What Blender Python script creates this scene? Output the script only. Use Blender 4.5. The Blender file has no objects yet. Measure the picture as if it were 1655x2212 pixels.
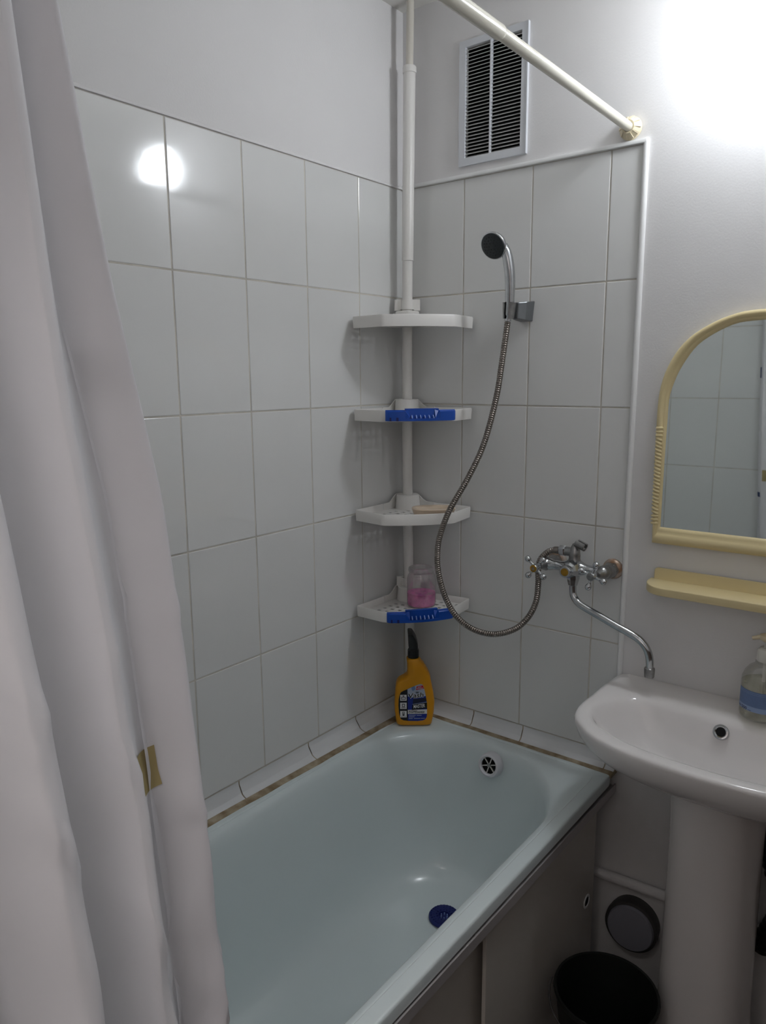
import bpy, bmesh, math, random
from mathutils import Vector, Matrix
from mathutils.geometry import tessellate_polygon

random.seed(7)
scene = bpy.context.scene
COL = scene.collection
PI = math.pi

# ------------------------------------------------------------------ camera
cam_data = bpy.data.cameras.new('camera')
cam_data.sensor_fit = 'VERTICAL'
cam_data.sensor_height = 36.0
cam_data.lens = 1615.106 * 36.0 / 2212.0
cam_data.clip_start = 0.02
cam = bpy.data.objects.new('camera', cam_data)
COL.objects.link(cam)
right = Vector((0.78792, 0.61572, -0.00789))
down = Vector((0.10363, -0.14523, -0.98396))
fwd = Vector((-0.60699, 0.77447, -0.17824))
m = Matrix((right, -down, -fwd)).transposed().to_4x4()
m.translation = Vector((1.3222, -1.7894, 1.6161))
cam.matrix_world = m
scene.camera = cam

# ------------------------------------------------------------------ world, exposure
world = bpy.data.worlds.new('world')
scene.world = world
world.use_nodes = True
bgn = world.node_tree.nodes['Background']
bgn.inputs[0].default_value = (0.9, 0.95, 1.0, 1)
bgn.inputs[1].default_value = 0.02
scene.view_settings.view_transform = 'Standard'
scene.view_settings.look = 'None'
scene.view_settings.exposure = 0.08
scene.view_settings.gamma = 1.0
scene.view_settings.use_curve_mapping = False
LAMP_STRENGTH = 56.0
HALL_FILL_STRENGTH = 31.0
LAMP_POS = Vector((0.962, -0.092, 2.318))


# ------------------------------------------------------------------ materials
def lin(c):
    return tuple((v / 12.92 if v <= 0.04045 else ((v + 0.055) / 1.055) ** 2.4) for v in c)


def mat(name, rgb, rough=0.5, metal=0.0, spec=0.5, var=0.0, vscale=8.0, bump=0.0, bscale=60.0,
        coat=0.0, vcol=None, detail=4.0, bdist=0.002):
    """rgb in sRGB 0..1"""
    M = bpy.data.materials.new(name)
    M.use_nodes = True
    nt = M.node_tree
    b = nt.nodes['Principled BSDF']
    c = lin(rgb)
    b.inputs['Base Color'].default_value = (*c, 1)
    b.inputs['Roughness'].default_value = rough
    b.inputs['Metallic'].default_value = metal
    b.inputs['Specular IOR Level'].default_value = spec
    b.inputs['Coat Weight'].default_value = coat
    tc = nt.nodes.new('ShaderNodeTexCoord')
    if var > 0 or vcol:
        n = nt.nodes.new('ShaderNodeTexNoise')
        n.inputs['Scale'].default_value = vscale
        n.inputs['Detail'].default_value = detail
        nt.links.new(tc.outputs['Object'], n.inputs['Vector'])
        r = nt.nodes.new('ShaderNodeValToRGB')
        r.color_ramp.elements[0].position = 0.35
        r.color_ramp.elements[1].position = 0.65
        if vcol:
            d = lin(vcol)
        else:
            d = tuple(max(0, x * (1 - var)) for x in c)
        r.color_ramp.elements[0].color = (*d, 1)
        r.color_ramp.elements[1].color = (*c, 1)
        nt.links.new(n.outputs['Fac'], r.inputs['Fac'])
        nt.links.new(r.outputs['Color'], b.inputs['Base Color'])
    if bump > 0:
        n2 = nt.nodes.new('ShaderNodeTexNoise')
        n2.inputs['Scale'].default_value = bscale
        n2.inputs['Detail'].default_value = 3.0
        nt.links.new(tc.outputs['Object'], n2.inputs['Vector'])
        bp = nt.nodes.new('ShaderNodeBump')
        bp.inputs['Strength'].default_value = bump
        bp.inputs['Distance'].default_value = bdist
        nt.links.new(n2.outputs['Fac'], bp.inputs['Height'])
        nt.links.new(bp.outputs['Normal'], b.inputs['Normal'])
    return M


def clear_mat(name, tint, gloss=0.12, diff=0.1, diffcol=(0.9, 0.9, 0.9), rough=0.05):
    """thin clear wall: see-through, a little reflection, a little haze"""
    M = bpy.data.materials.new(name)
    M.use_nodes = True
    nt = M.node_tree
    for n in list(nt.nodes):
        nt.nodes.remove(n)
    out = nt.nodes.new('ShaderNodeOutputMaterial')
    tr = nt.nodes.new('ShaderNodeBsdfTransparent')
    tr.inputs[0].default_value = (*lin(tint), 1)
    gl = nt.nodes.new('ShaderNodeBsdfGlossy')
    gl.inputs['Roughness'].default_value = rough
    df = nt.nodes.new('ShaderNodeBsdfDiffuse')
    df.inputs[0].default_value = (*lin(diffcol), 1)
    fr = nt.nodes.new('ShaderNodeLayerWeight')
    fr.inputs[0].default_value = 0.35
    noise = nt.nodes.new('ShaderNodeTexNoise')
    noise.inputs['Scale'].default_value = 45.0
    tc = nt.nodes.new('ShaderNodeTexCoord')
    nt.links.new(tc.outputs['Object'], noise.inputs['Vector'])
    mul = nt.nodes.new('ShaderNodeMath')
    mul.operation = 'MULTIPLY'
    mul.inputs[1].default_value = diff * 2
    nt.links.new(noise.outputs['Fac'], mul.inputs[0])
    m1 = nt.nodes.new('ShaderNodeMixShader')
    nt.links.new(mul.outputs[0], m1.inputs[0])
    nt.links.new(tr.outputs[0], m1.inputs[1])
    nt.links.new(df.outputs[0], m1.inputs[2])
    m2 = nt.nodes.new('ShaderNodeMixShader')
    mg = nt.nodes.new('ShaderNodeMath')
    mg.operation = 'MULTIPLY_ADD'
    mg.inputs[1].default_value = 0.35
    mg.inputs[2].default_value = gloss * 0.3
    nt.links.new(fr.outputs['Fresnel'], mg.inputs[0])
    nt.links.new(mg.outputs[0], m2.inputs[0])
    nt.links.new(m1.outputs[0], m2.inputs[1])
    nt.links.new(gl.outputs[0], m2.inputs[2])
    nt.links.new(m2.outputs[0], out.inputs[0])
    return M


def cloth_mat(name, rgb, trans=0.35):
    M = bpy.data.materials.new(name)
    M.use_nodes = True
    nt = M.node_tree
    for n in list(nt.nodes):
        nt.nodes.remove(n)
    out = nt.nodes.new('ShaderNodeOutputMaterial')
    d = nt.nodes.new('ShaderNodeBsdfDiffuse')
    t = nt.nodes.new('ShaderNodeBsdfTranslucent')
    g = nt.nodes.new('ShaderNodeBsdfGlossy')
    g.inputs['Roughness'].default_value = 0.5
    d.inputs[0].default_value = (*lin(rgb), 1)
    t.inputs[0].default_value = (*lin(rgb), 1)
    tc = nt.nodes.new('ShaderNodeTexCoord')
    w = nt.nodes.new('ShaderNodeTexNoise')
    w.inputs['Scale'].default_value = 900
    nt.links.new(tc.outputs['Object'], w.inputs['Vector'])
    bp = nt.nodes.new('ShaderNodeBump')
    bp.inputs['Strength'].default_value = 0.08
    bp.inputs['Distance'].default_value = 0.0005
    nt.links.new(w.outputs['Fac'], bp.inputs['Height'])
    nt.links.new(bp.outputs['Normal'], d.inputs['Normal'])
    m1 = nt.nodes.new('ShaderNodeMixShader')
    m1.inputs[0].default_value = trans
    nt.links.new(d.outputs[0], m1.inputs[1])
    nt.links.new(t.outputs[0], m1.inputs[2])
    m2 = nt.nodes.new('ShaderNodeMixShader')
    m2.inputs[0].default_value = 0.03
    nt.links.new(m1.outputs[0], m2.inputs[1])
    nt.links.new(g.outputs[0], m2.inputs[2])
    nt.links.new(m2.outputs[0], out.inputs[0])
    return M


def emit_mat(name, rgb, strength):
    M = bpy.data.materials.new(name)
    M.use_nodes = True
    nt = M.node_tree
    for n in list(nt.nodes):
        nt.nodes.remove(n)
    out = nt.nodes.new('ShaderNodeOutputMaterial')
    e = nt.nodes.new('ShaderNodeEmission')
    e.inputs[0].default_value = (*lin(rgb), 1)
    e.inputs[1].default_value = strength
    nt.links.new(e.outputs[0], out.inputs[0])
    return M


PAINT = mat('white_wall_paint', (0.915, 0.908, 0.908), 0.75, var=0.035, vscale=2.5, bump=0.25, bscale=220, bdist=0.001, spec=0.2)
PAINT_LOW = PAINT
CEIL = mat('ceiling_paint', (0.92, 0.91, 0.89), 0.85, var=0.03, vscale=3, spec=0.1)
TILE = mat('white_glazed_tile', (0.90, 0.90, 0.895), 0.10, var=0.02, vscale=3, bump=0.12, bscale=26, bdist=0.0012, spec=0.5)
GROUT = mat('grey_beige_grout', (0.85, 0.83, 0.79), 0.9, var=0.22, vscale=14)
TANGROUT = mat('stained_tan_grout', (0.70, 0.65, 0.56), 0.9, vscale=30, vcol=(0.52, 0.45, 0.35), bump=0.5, bscale=90)
COVE = mat('cove_tile_glaze', (0.88, 0.885, 0.89), 0.18, var=0.02)
TRIMW = mat('white_plastic_trim', (0.95, 0.95, 0.95), 0.35)
FLOORM = mat('floor_tile', (0.20, 0.17, 0.15), 0.45, var=0.3, vscale=5)
FLOORG = mat('floor_grout', (0.25, 0.22, 0.20), 0.9)
ENAMEL = mat('tub_enamel', (0.86, 0.90, 0.905), 0.16, var=0.02, vscale=2.0, spec=0.5)
CERAMIC = mat('sink_ceramic', (0.945, 0.93, 0.925), 0.08, var=0.015, vscale=2.0)
PLASTIC = mat('white_shelf_plastic', (0.93, 0.92, 0.905), 0.32)
CREAMPOLE = mat('cream_white_tube', (0.86, 0.84, 0.80), 0.28)
RODM = mat('cream_rod_enamel', (0.86, 0.845, 0.79), 0.16)
CREAM = mat('cream_plastic', (0.90, 0.83, 0.64), 0.30, var=0.02)
CREAMD = mat('cream_flange_plastic', (0.91, 0.86, 0.74), 0.35)
CHROME = mat('chrome', (0.78, 0.79, 0.80), 0.12, metal=1.0, var=0.12, vscale=60)
CHROMED = mat('worn_chrome', (0.62, 0.62, 0.62), 0.28, metal=1.0, var=0.25, vscale=70)
HOSEM = mat('steel_hose', (0.60, 0.57, 0.545), 0.26, metal=1.0, var=0.2, vscale=80)
RUST = mat('rusty_flange', (0.76, 0.72, 0.68), 0.42, metal=0.6, vcol=(0.60, 0.47, 0.37), vscale=50)
GOLD = mat('brass_cap', (0.72, 0.55, 0.22), 0.3, metal=0.8, var=0.25, vscale=120)
BLACKP = mat('black_plastic', (0.06, 0.065, 0.07), 0.35)
DARKFACE = mat('shower_face_dark', (0.17, 0.20, 0.21), 0.5, var=0.25, vscale=140, bump=0.4, bscale=300)
BLUE = mat('blue_plastic', (0.03, 0.29, 0.68), 0.36)
BLUE_L = mat('pale_blue_rib_plastic', (0.55, 0.64, 0.86), 0.25)
DRAINBLUE = mat('dark_blue_rubber', (0.06, 0.12, 0.40), 0.5)
YELLOW = mat('yellow_bottle_plastic', (0.87, 0.60, 0.05), 0.35)
MIRROR = mat('mirror_glass', (0.93, 0.95, 0.94), 0.02, metal=1.0)
HOLE_SHADE = mat('painted_hole_shade', (0.08, 0.08, 0.085), 0.9)  # dark colour standing in for the shade inside holes and the duct
VENTW = mat('vent_white_plastic', (0.86, 0.87, 0.89), 0.4)
VENTSLAT = mat('vent_slat_plastic', (0.80, 0.80, 0.80), 0.5)
BEIGE = mat('beige_dish_plastic', (0.86, 0.78, 0.69), 0.35)
SOAPY = mat('olive_soap_residue', (0.70, 0.62, 0.38), 0.6, var=0.2, vscale=60)
PANELW = mat('white_screen_panel', (0.80, 0.78, 0.75), 0.35, var=0.04)
RAILM = mat('aluminium_rail', (0.72, 0.70, 0.70), 0.35, metal=0.4)
BUCKET = mat('black_green_bucket', (0.07, 0.085, 0.075), 0.55)
GREYCAP = mat('grey_pipe_cap', (0.56, 0.56, 0.60), 0.5)
DARKPIPE = mat('dark_grey_pipe', (0.27, 0.26, 0.26), 0.5)
GREENCAP = mat('grey_green_cap', (0.40, 0.46, 0.40), 0.4)
CLOTH = cloth_mat('white_curtain_cloth', (0.915, 0.912, 0.925), 0.30)
CLOTH_OLIVE = cloth_mat('olive_print', (0.70, 0.64, 0.46), 0.25)
CLOTH_BLUE = cloth_mat('blue_print', (0.16, 0.24, 0.42), 0.25)
LABELBLACK = mat('label_black', (0.05, 0.05, 0.07), 0.4)
LABELBLUE = mat('label_blue', (0.07, 0.17, 0.55), 0.4)
LABELGREY = mat('label_silver', (0.68, 0.72, 0.80), 0.4)
LABELSKY = mat('label_sky', (0.42, 0.53, 0.72), 0.4)
LABELNAVY = mat('label_navy', (0.06, 0.08, 0.20), 0.4)
LABELWHITE = mat('label_white', (0.90, 0.90, 0.90), 0.4)
LABELRED = mat('label_red', (0.78, 0.08, 0.12), 0.4)
SOAPLABEL = mat('soap_label_blue', (0.40, 0.49, 0.66), 0.5, var=0.08, vscale=300)
SOAPLABEL2 = mat('soap_label_pale', (0.56, 0.64, 0.78), 0.5)
SOAPINK = mat('soap_label_ink', (0.08, 0.12, 0.28), 0.5)
CLEAR = clear_mat('clear_bottle_plastic', (0.985, 0.985, 0.98), gloss=0.2, diff=0.06)
SOAPLIQ = clear_mat('clear_soap', (0.97, 0.97, 0.93), gloss=0.1, diff=0.22, diffcol=(0.93, 0.92, 0.85))
JARGLASS = clear_mat('hazy_jar_glass', (0.975, 0.975, 0.975), gloss=0.3, diff=0.16, diffcol=(0.93, 0.92, 0.92), rough=0.12)
PINK = clear_mat('pink_liquid', (0.80, 0.25, 0.60), gloss=0.05, diff=0.75, diffcol=(1.0, 0.40, 0.80))
PUMPM = mat('pump_white_plastic', (0.85, 0.84, 0.81), 0.35)
PUMPTOP = mat('pump_cream_plastic', (0.85, 0.79, 0.67), 0.35)
GLOBE = emit_mat('lit_opal_globe', (0.955, 0.978, 1.0), LAMP_STRENGTH)
_nt = GLOBE.node_tree          # glow dimmed towards the wall, shaped to soften the glare beside the lamp
_tc = _nt.nodes.new('ShaderNodeTexCoord')
_sx = _nt.nodes.new('ShaderNodeSeparateXYZ')
_mr = _nt.nodes.new('ShaderNodeMapRange')
_mr.inputs['From Min'].default_value = -0.034
_mr.inputs['From Max'].default_value = -0.130
_mr.inputs['To Min'].default_value = 0.22 * LAMP_STRENGTH
_mr.inputs['To Max'].default_value = 1.0 * LAMP_STRENGTH
_nt.links.new(_tc.outputs['Object'], _sx.inputs[0])
_nt.links.new(_sx.outputs['Y'], _mr.inputs['Value'])
_nt.links.new(_mr.outputs[0], _nt.nodes['Emission'].inputs['Strength'])
LAMPBASE = mat('lamp_base_plastic', (0.9, 0.9, 0.9), 0.5)


# ------------------------------------------------------------------ mesh helpers
class MB:
    def __init__(self):
        self.v = []
        self.f = []

    def add(self, verts, faces, M=None):
        o = len(self.v)
        for p in verts:
            p = Vector(p)
            if M is not None:
                p = M @ p
            self.v.append(tuple(p))
        for f in faces:
            self.f.append(tuple(i + o for i in f))
        return self

    def box(self, lo, hi, M=None):
        x0, y0, z0 = lo
        x1, y1, z1 = hi
        v = [(x0, y0, z0), (x1, y0, z0), (x1, y1, z0), (x0, y1, z0), (x0, y0, z1), (x1, y0, z1), (x1, y1, z1), (x0, y1, z1)]
        f = [(0, 3, 2, 1), (4, 5, 6, 7), (0, 1, 5, 4), (1, 2, 6, 5), (2, 3, 7, 6), (3, 0, 4, 7)]
        return self.add(v, f, M)

    def lathe(self, prof, seg=32, M=None, cap=True):
        """prof [(r,h)] about z"""
        v = []
        f = []
        n = len(prof)
        for (r, h) in prof:
            for k in range(seg):
                a = 2 * PI * k / seg
                v.append((r * math.cos(a), r * math.sin(a), h))
        for i in range(n - 1):
            for k in range(seg):
                k2 = (k + 1) % seg
                f.append((i * seg + k, i * seg + k2, (i + 1) * seg + k2, (i + 1) * seg + k))
        if cap:
            if prof[0][0] > 1e-6:
                f.append(tuple(reversed(range(seg))))
            if prof[-1][0] > 1e-6:
                f.append(tuple((n - 1) * seg + k for k in range(seg)))
        return self.add(v, f, M)

    def loft(self, rings, M=None, cap0=True, cap1=True, closed=True):
        n = len(rings[0])
        v = [p for r in rings for p in r]
        f = []
        for i in range(len(rings) - 1):
            for k in range(n if closed else n - 1):
                k2 = (k + 1) % n
                f.append((i * n + k, i * n + k2, (i + 1) * n + k2, (i + 1) * n + k))
        if cap0:
            f.append(tuple(reversed(range(n))))
        if cap1:
            f.append(tuple((len(rings) - 1) * n + k for k in range(n)))
        return self.add(v, f, M)

    def tube(self, pts, rad, seg=16, M=None, cap=True):
        P = [Vector(p) for p in pts]
        n = len(P)
        if not isinstance(rad, (list, tuple)):
            rad = [rad] * n
        T = []
        for i in range(n):
            a = P[max(0, i - 1)]
            b = P[min(n - 1, i + 1)]
            T.append((b - a).normalized())
        up = Vector((0, 0, 1)) if abs(T[0].z) < 0.9 else Vector((1, 0, 0))
        N = (up - T[0] * up.dot(T[0])).normalized()
        rings = []
        for i in range(n):
            N = (N - T[i] * N.dot(T[i])).normalized()
            Bv = T[i].cross(N)
            rings.append([P[i] + (N * math.cos(2 * PI * k / seg) + Bv * math.sin(2 * PI * k / seg)) * rad[i] for k in range(seg)])
        return self.loft(rings, M, cap, cap)

    def prism(self, outline, z0, z1, M=None):
        n = len(outline)
        r0 = [(x, y, z0) for x, y in outline]
        r1 = [(x, y, z1) for x, y in outline]
        return self.loft([r0, r1], M)

    def sphere(self, c, r, seg=16, rings=10, M=None, sc=(1, 1, 1)):
        v = []
        f = []
        v.append((c[0], c[1], c[2] - r * sc[2]))
        for i in range(1, rings):
            t = -PI / 2 + PI * i / rings
            for k in range(seg):
                a = 2 * PI * k / seg
                v.append((c[0] + r * sc[0] * math.cos(t) * math.cos(a), c[1] + r * sc[1] * math.cos(t) * math.sin(a), c[2] + r * sc[2] * math.sin(t)))
        v.append((c[0], c[1], c[2] + r * sc[2]))
        top = len(v) - 1
        for k in range(seg):
            k2 = (k + 1) % seg
            f.append((0, 1 + k2, 1 + k))
            for i in range(rings - 2):
                a = 1 + i * seg
                f.append((a + k, a + k2, a + seg + k2, a + seg + k))
            f.append((1 + (rings - 2) * seg + k, 1 + (rings - 2) * seg + k2, top))
        return self.add(v, f, M)

    def mesh(self, name, smooth=40, bevel=0.0, bseg=2, fix=True):
        me = bpy.data.meshes.new(name)
        me.from_pydata(self.v, [], self.f)
        bm = bmesh.new()
        bm.from_mesh(me)
        if fix:
            bmesh.ops.recalc_face_normals(bm, faces=bm.faces)
        if bevel > 0:
            es = [e for e in bm.edges if len(e.link_faces) == 2 and e.calc_face_angle(0) > math.radians(35)]
            bmesh.ops.bevel(bm, geom=es, offset=bevel, segments=bseg, affect='EDGES', profile=0.5, clamp_overlap=True)
        bm.to_mesh(me)
        bm.free()
        if smooth:
            me.shade_smooth()
            me.set_sharp_from_angle(angle=math.radians(smooth))
        return me

    def build(self, name, material, parent=None, smooth=40, bevel=0.0, bseg=2, fix=True):
        me = self.mesh(name, smooth, bevel, bseg, fix)
        me.materials.append(material)
        o = bpy.data.objects.new(name, me)
        COL.objects.link(o)
        if parent is not None:
            o.parent = parent
        return o


def empty(name, loc=(0, 0, 0), rz=0.0):
    o = bpy.data.objects.new(name, None)
    o.empty_display_size = 0.05
    COL.objects.link(o)
    o.location = loc
    o.rotation_euler = (0, 0, rz)
    return o


def tag(o, label, cat, group=None):
    o['label'] = label
    o['category'] = cat
    if group:
        o['group'] = group
    return o


def structure(o):
    o['kind'] = 'structure'
    return o


def inst(src, name, parent, loc=(0, 0, 0), sc=None, rot=None):
    o = src.copy()
    o.name = name
    COL.objects.link(o)
    o.parent = parent
    o.location = loc
    if sc:
        o.scale = sc
    if rot:
        o.rotation_euler = rot
    return o


def catmull(pts, sub=8):
    P = [Vector(p) for p in pts]
    P = [P[0] * 2 - P[1]] + P + [P[-1] * 2 - P[-2]]
    out = []
    for i in range(1, len(P) - 2):
        a, b, c, d = P[i - 1:i + 3]
        for k in range(sub):
            t = k / sub
            out.append(0.5 * ((2 * b) + (c - a) * t + (2 * a - 5 * b + 4 * c - d) * t * t + (3 * b - a - 3 * c + d) * t ** 3))
    out.append(P[-2].copy())
    return out


def axis_matrix(origin, zdir, xhint=(1, 0, 0)):
    z = Vector(zdir).normalized()
    x = Vector(xhint)
    x = (x - z * x.dot(z)).normalized()
    y = z.cross(x)
    M = Matrix((x, y, z)).transposed().to_4x4()
    M.translation = Vector(origin)
    return M


def text_mesh(s, size, material, parent, name, loc, shear=0.0, width=None, space=1.0, rotl=0.0, align='LEFT', offset=0.0, warp=None, rot=None):
    cu = bpy.data.curves.new('tmp_text', 'FONT')
    cu.body = s
    cu.size = size
    cu.shear = shear
    cu.space_character = space
    cu.align_x = align
    cu.offset = offset
    cu.resolution_u = 3
    t = bpy.data.objects.new('tmp_text', cu)
    COL.objects.link(t)
    dg = bpy.context.evaluated_depsgraph_get()
    me = bpy.data.meshes.new_from_object(t.evaluated_get(dg))
    bpy.data.objects.remove(t)
    bpy.data.curves.remove(cu)
    me.name = name
    if me.vertices and width:
        x0 = min(v.co.x for v in me.vertices)
        x1 = max(v.co.x for v in me.vertices)
        k = width / (x1 - x0)
        for v in me.vertices:
            v.co.x = (v.co.x - x0) * k
    c, s_ = math.cos(rotl), math.sin(rotl)
    for v in me.vertices:
        x, y = v.co.x, v.co.y
        v.co.x, v.co.y = x * c - y * s_, x * s_ + y * c
    if warp:
        for v in me.vertices:
            v.co = warp(v.co.x, v.co.y)
    else:
        for v in me.vertices:     # stand up: face -Y
            v.co = Vector((v.co.x, 0, v.co.y))
    me.materials.clear()
    me.materials.append(material)
    o = bpy.data.objects.new(name, me)
    COL.objects.link(o)
    o.parent = parent
    o.location = loc
    return o


# ------------------------------------------------------------------ room shell
CEIL_Z = 2.58
REAR_Y = -1.65
RIGHT_X = 1.50
ROWS = [0.644, 0.9427, 1.2401, 1.5376, 1.835, 2.129]
T_PROUD = 0.0011      # tiles stand this far proud of the grout bed

b = MB()
b.box((-0.12, -3.2, 0), (-T_PROUD, 0.10, ROWS[-1]))
b.box((-0.12, -3.2, ROWS[-1]), (0.0008, 0.10, CEIL_Z))
wall_left = structure(b.build('wall_left', PAINT, smooth=0))
wall_left.data.materials.append(GROUT)
for p in wall_left.data.polygons:
    if p.index < 6:
        p.material_index = 1

b = MB()
b.box((-0.003, T_PROUD, 0.60), (0.684, 0.12, ROWS[-1]))
b.box((-0.003, T_PROUD, 0), (0.684, 0.12, 0.60))
b.box((0.684, 0.001, 0), (RIGHT_X, 0.12, ROWS[-1]))
# upper wall with the duct opening for the grille
vx0, vx1, vz0, vz1 = 0.205, 0.366, 2.177, 2.443
b.box((0, 0.001, ROWS[-1]), (RIGHT_X, 0.12, vz0))
b.box((0, 0.001, vz1), (RIGHT_X, 0.12, CEIL_Z))
b.box((0, 0.001, vz0), (vx0, 0.12, vz1))
b.box((vx1, 0.001, vz0), (RIGHT_X, 0.12, vz1))
wall_back = structure(b.build('wall_back', PAINT, smooth=0))
wall_back.data.materials.append(GROUT)
for p in wall_back.data.polygons:
    if p.index < 6:
        p.material_index = 1

b = MB()
DOOR0, DOOR1, DOORZ = 0.78, 1.46, 2.10
b.box((0, REAR_Y - 0.1, 0), (DOOR0, REAR_Y - T_PROUD, CEIL_Z))
b.box((DOOR1, REAR_Y - 0.1, 0), (RIGHT_X, REAR_Y - T_PROUD, CEIL_Z))
b.box((DOOR0, REAR_Y - 0.1, DOORZ), (DOOR1, REAR_Y - T_PROUD, CEIL_Z))
wall_rear = structure(b.build('wall_rear', GROUT, smooth=0))
wall_rear.data.materials.append(PAINT)
for p in wall_rear.data.polygons:
    if p.index >= 6:
        p.material_index = 1

BOUNCE_DADO = mat('added_dado_paint', (0.42, 0.36, 0.33), 0.6, var=0.1, vscale=4)  # dark lower half added to unseen walls to cut bounce light low down


def add_dark_dado(o, z):
    o.data.materials.append(BOUNCE_DADO)
    for p in o.data.polygons:
        if p.center.z < z:
            p.material_index = 1
    return o


wall_right = structure(add_dark_dado(MB().box((RIGHT_X, -3.2, 1.15), (RIGHT_X + 0.1, 0.12, CEIL_Z)).box((RIGHT_X, -3.2, 0), (RIGHT_X + 0.1, 0.12, 1.15)).build('wall_right', PAINT, smooth=0), 1.1))
wall_hall = structure(add_dark_dado(MB().box((-0.12, -3.2, 1.15), (RIGHT_X + 0.1, -3.1, CEIL_Z)).box((-0.12, -3.2, 0), (RIGHT_X + 0.1, -3.1, 1.15)).build('wall_hall', PAINT, smooth=0), 1.1))
ceiling = structure(MB().box((-0.12, -3.2, CEIL_Z), (RIGHT_X + 0.1, 0.12, CEIL_Z + 0.08)).build('ceiling', CEIL, smooth=0))
floor = structure(MB().box((-0.12, -3.2, -0.08), (RIGHT_X + 0.1, 0.12, -0.004)).build('floor', FLOORG, smooth=0))
ft = MB().box((-0.146, -0.146, -0.006), (0.146, 0.146, 0.0)).build('floor_tile', FLOORM, floor, smooth=0, bevel=0.0012, bseg=1)
ft.location = (0.15, -0.15, 0)
for i in range(6):
    for j in range(6):
        if i or j:
            inst(ft, 'floor_tile', floor, (0.15 + 0.3 * i, -0.15 - 0.3 * j, 0))


def tile_proto(w, h, parent, name='tile'):
    """front face looks along -Y at y=0, size w x h, thickness 8 mm"""
    return MB().box((-w / 2, 0, -h / 2), (w / 2, 0.008, h / 2)).build(name, TILE, parent, smooth=0, bevel=0.0014, bseg=2)


G = 0.0032
TW = 0.2 - G
# left wall: columns from the corner towards the camera
cols = [0.0, 0.1961]
while cols[-1] < 1.64:
    cols.append(cols[-1] + 0.2)
cache = {}


def put_tiles(parent, spans, rows, place):
    for (a0, a1) in spans:
        for (z0, z1) in rows:
            key = (round(a1 - a0, 4), round(z1 - z0, 4))
            loc, rz = place((a0 + a1) / 2, (z0 + z1) / 2)
            jx = random.uniform(-1, 1) * 0.0012
            jz = random.uniform(-1, 1) * 0.0012
            if key not in cache:
                o = tile_proto(a1 - a0 - G, z1 - z0 - G, parent)
                cache[key] = o
            else:
                o = cache[key].copy()
                o.name = 'tile'
                COL.objects.link(o)
                o.parent = parent
            o.location = loc
            o.rotation_euler = (jx, 0, rz + jz)


rowspans = [(ROWS[i], ROWS[i + 1]) for i in range(5)]
put_tiles(wall_left, [(cols[i], min(cols[i + 1], 1.645)) for i in range(len(cols) - 1) if cols[i] < 1.6], rowspans,
          lambda a, z: ((0, -a, z), PI / 2))
xs = [0.0015, 0.2019, 0.4019, 0.6019, 0.6775]
put_tiles(wall_back, [(xs[i], xs[i + 1]) for i in range(4)], rowspans, lambda a, z: ((a, 0, z), 0))
rx = [0.004, 0.063, 0.263, 0.463, 0.663, 0.778]
rz_rows = [(0.62, 0.92), (0.92, 1.2165), (1.2165, 1.513), (1.513, 1.8095), (1.8095, 2.106)]
put_tiles(wall_rear, [(rx[i], rx[i + 1]) for i in range(5)], rz_rows, lambda a, z: ((a, REAR_Y, z), PI))

# vertical end trim and top trim of the tiled area
b = MB()
prof = [(0.6765, 0.004), (0.6765, -0.004), (0.680, -0.0075), (0.686, -0.0075), (0.6895, -0.004), (0.6895, 0.004)]
b.prism([(x, y) for x, y in prof], 0.60, 2.1345)
b.sphere((0.683, -0.001, 2.1345), 0.0068, 12, 8)
structure(b.build('trim_1', TRIMW, smooth=50))
b = MB()
b.loft([[(x, -0.0005, 2.1285), (x, -0.0075, 2.1295), (x, -0.0085, 2.133), (x, -0.0065, 2.1385), (x, 0.004, 2.140)] for x in (0.0, 0.684)])
structure(b.build('trim_2', TRIMW, smooth=50))
b = MB()
b.loft([[(0.004 - 0.008, y, 2.1288), (0.0032, y, 2.1292), (0.0034, y, 2.1325), (0.0012, y, 2.1365), (-0.004, y, 2.138)] for y in (0.0, REAR_Y)])
structure(b.build('trim_3', PAINT, smooth=50))


# cove tiles where the walls meet the tub
def wl(y):
    return 0.047 + 0.030 * max(y, -0.8)


def grout_bed(name, f, ends, n=24):
    bb = MB()
    rings = []
    for i in range(n + 1):
        t = ends[0] + (ends[1] - ends[0]) * i / n
        rings.append(f(t))
    bb.loft(rings)
    return structure(bb.build(name, TANGROUT, smooth=30))


bed_l = grout_bed('trim_4', lambda y: [(-0.004, y, 0.644), (-0.004, y, 0.594), (wl(y) + 0.019, y, 0.594), (wl(y) + 0.0175 + 0.0015 * math.sin(37 * y), y, 0.6032), (wl(y) - 0.001, y, 0.6072)] + [(wl(y) * (1 - 0.98 * math.cos(k / 6 * PI / 2)) - 0.0012, y, 0.6425 - 0.0375 * math.sin(k / 6 * PI / 2)) for k in range(6, -1, -1)], (-0.004, -1.53))
bed_b = grout_bed('trim_5', lambda x: [(x, 0.004, 0.644), (x, 0.004, 0.594), (x, -0.040, 0.594), (x, -0.0375 - 0.0012 * math.sin(41 * x), 0.6034), (x, -0.0255, 0.6072)] + [(x, -0.026 * (1 - 0.98 * math.cos(k / 6 * PI / 2)) + 0.0012, 0.6425 - 0.0375 * math.sin(k / 6 * PI / 2)) for k in range(6, -1, -1)], (0.004, 0.6885))


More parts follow.
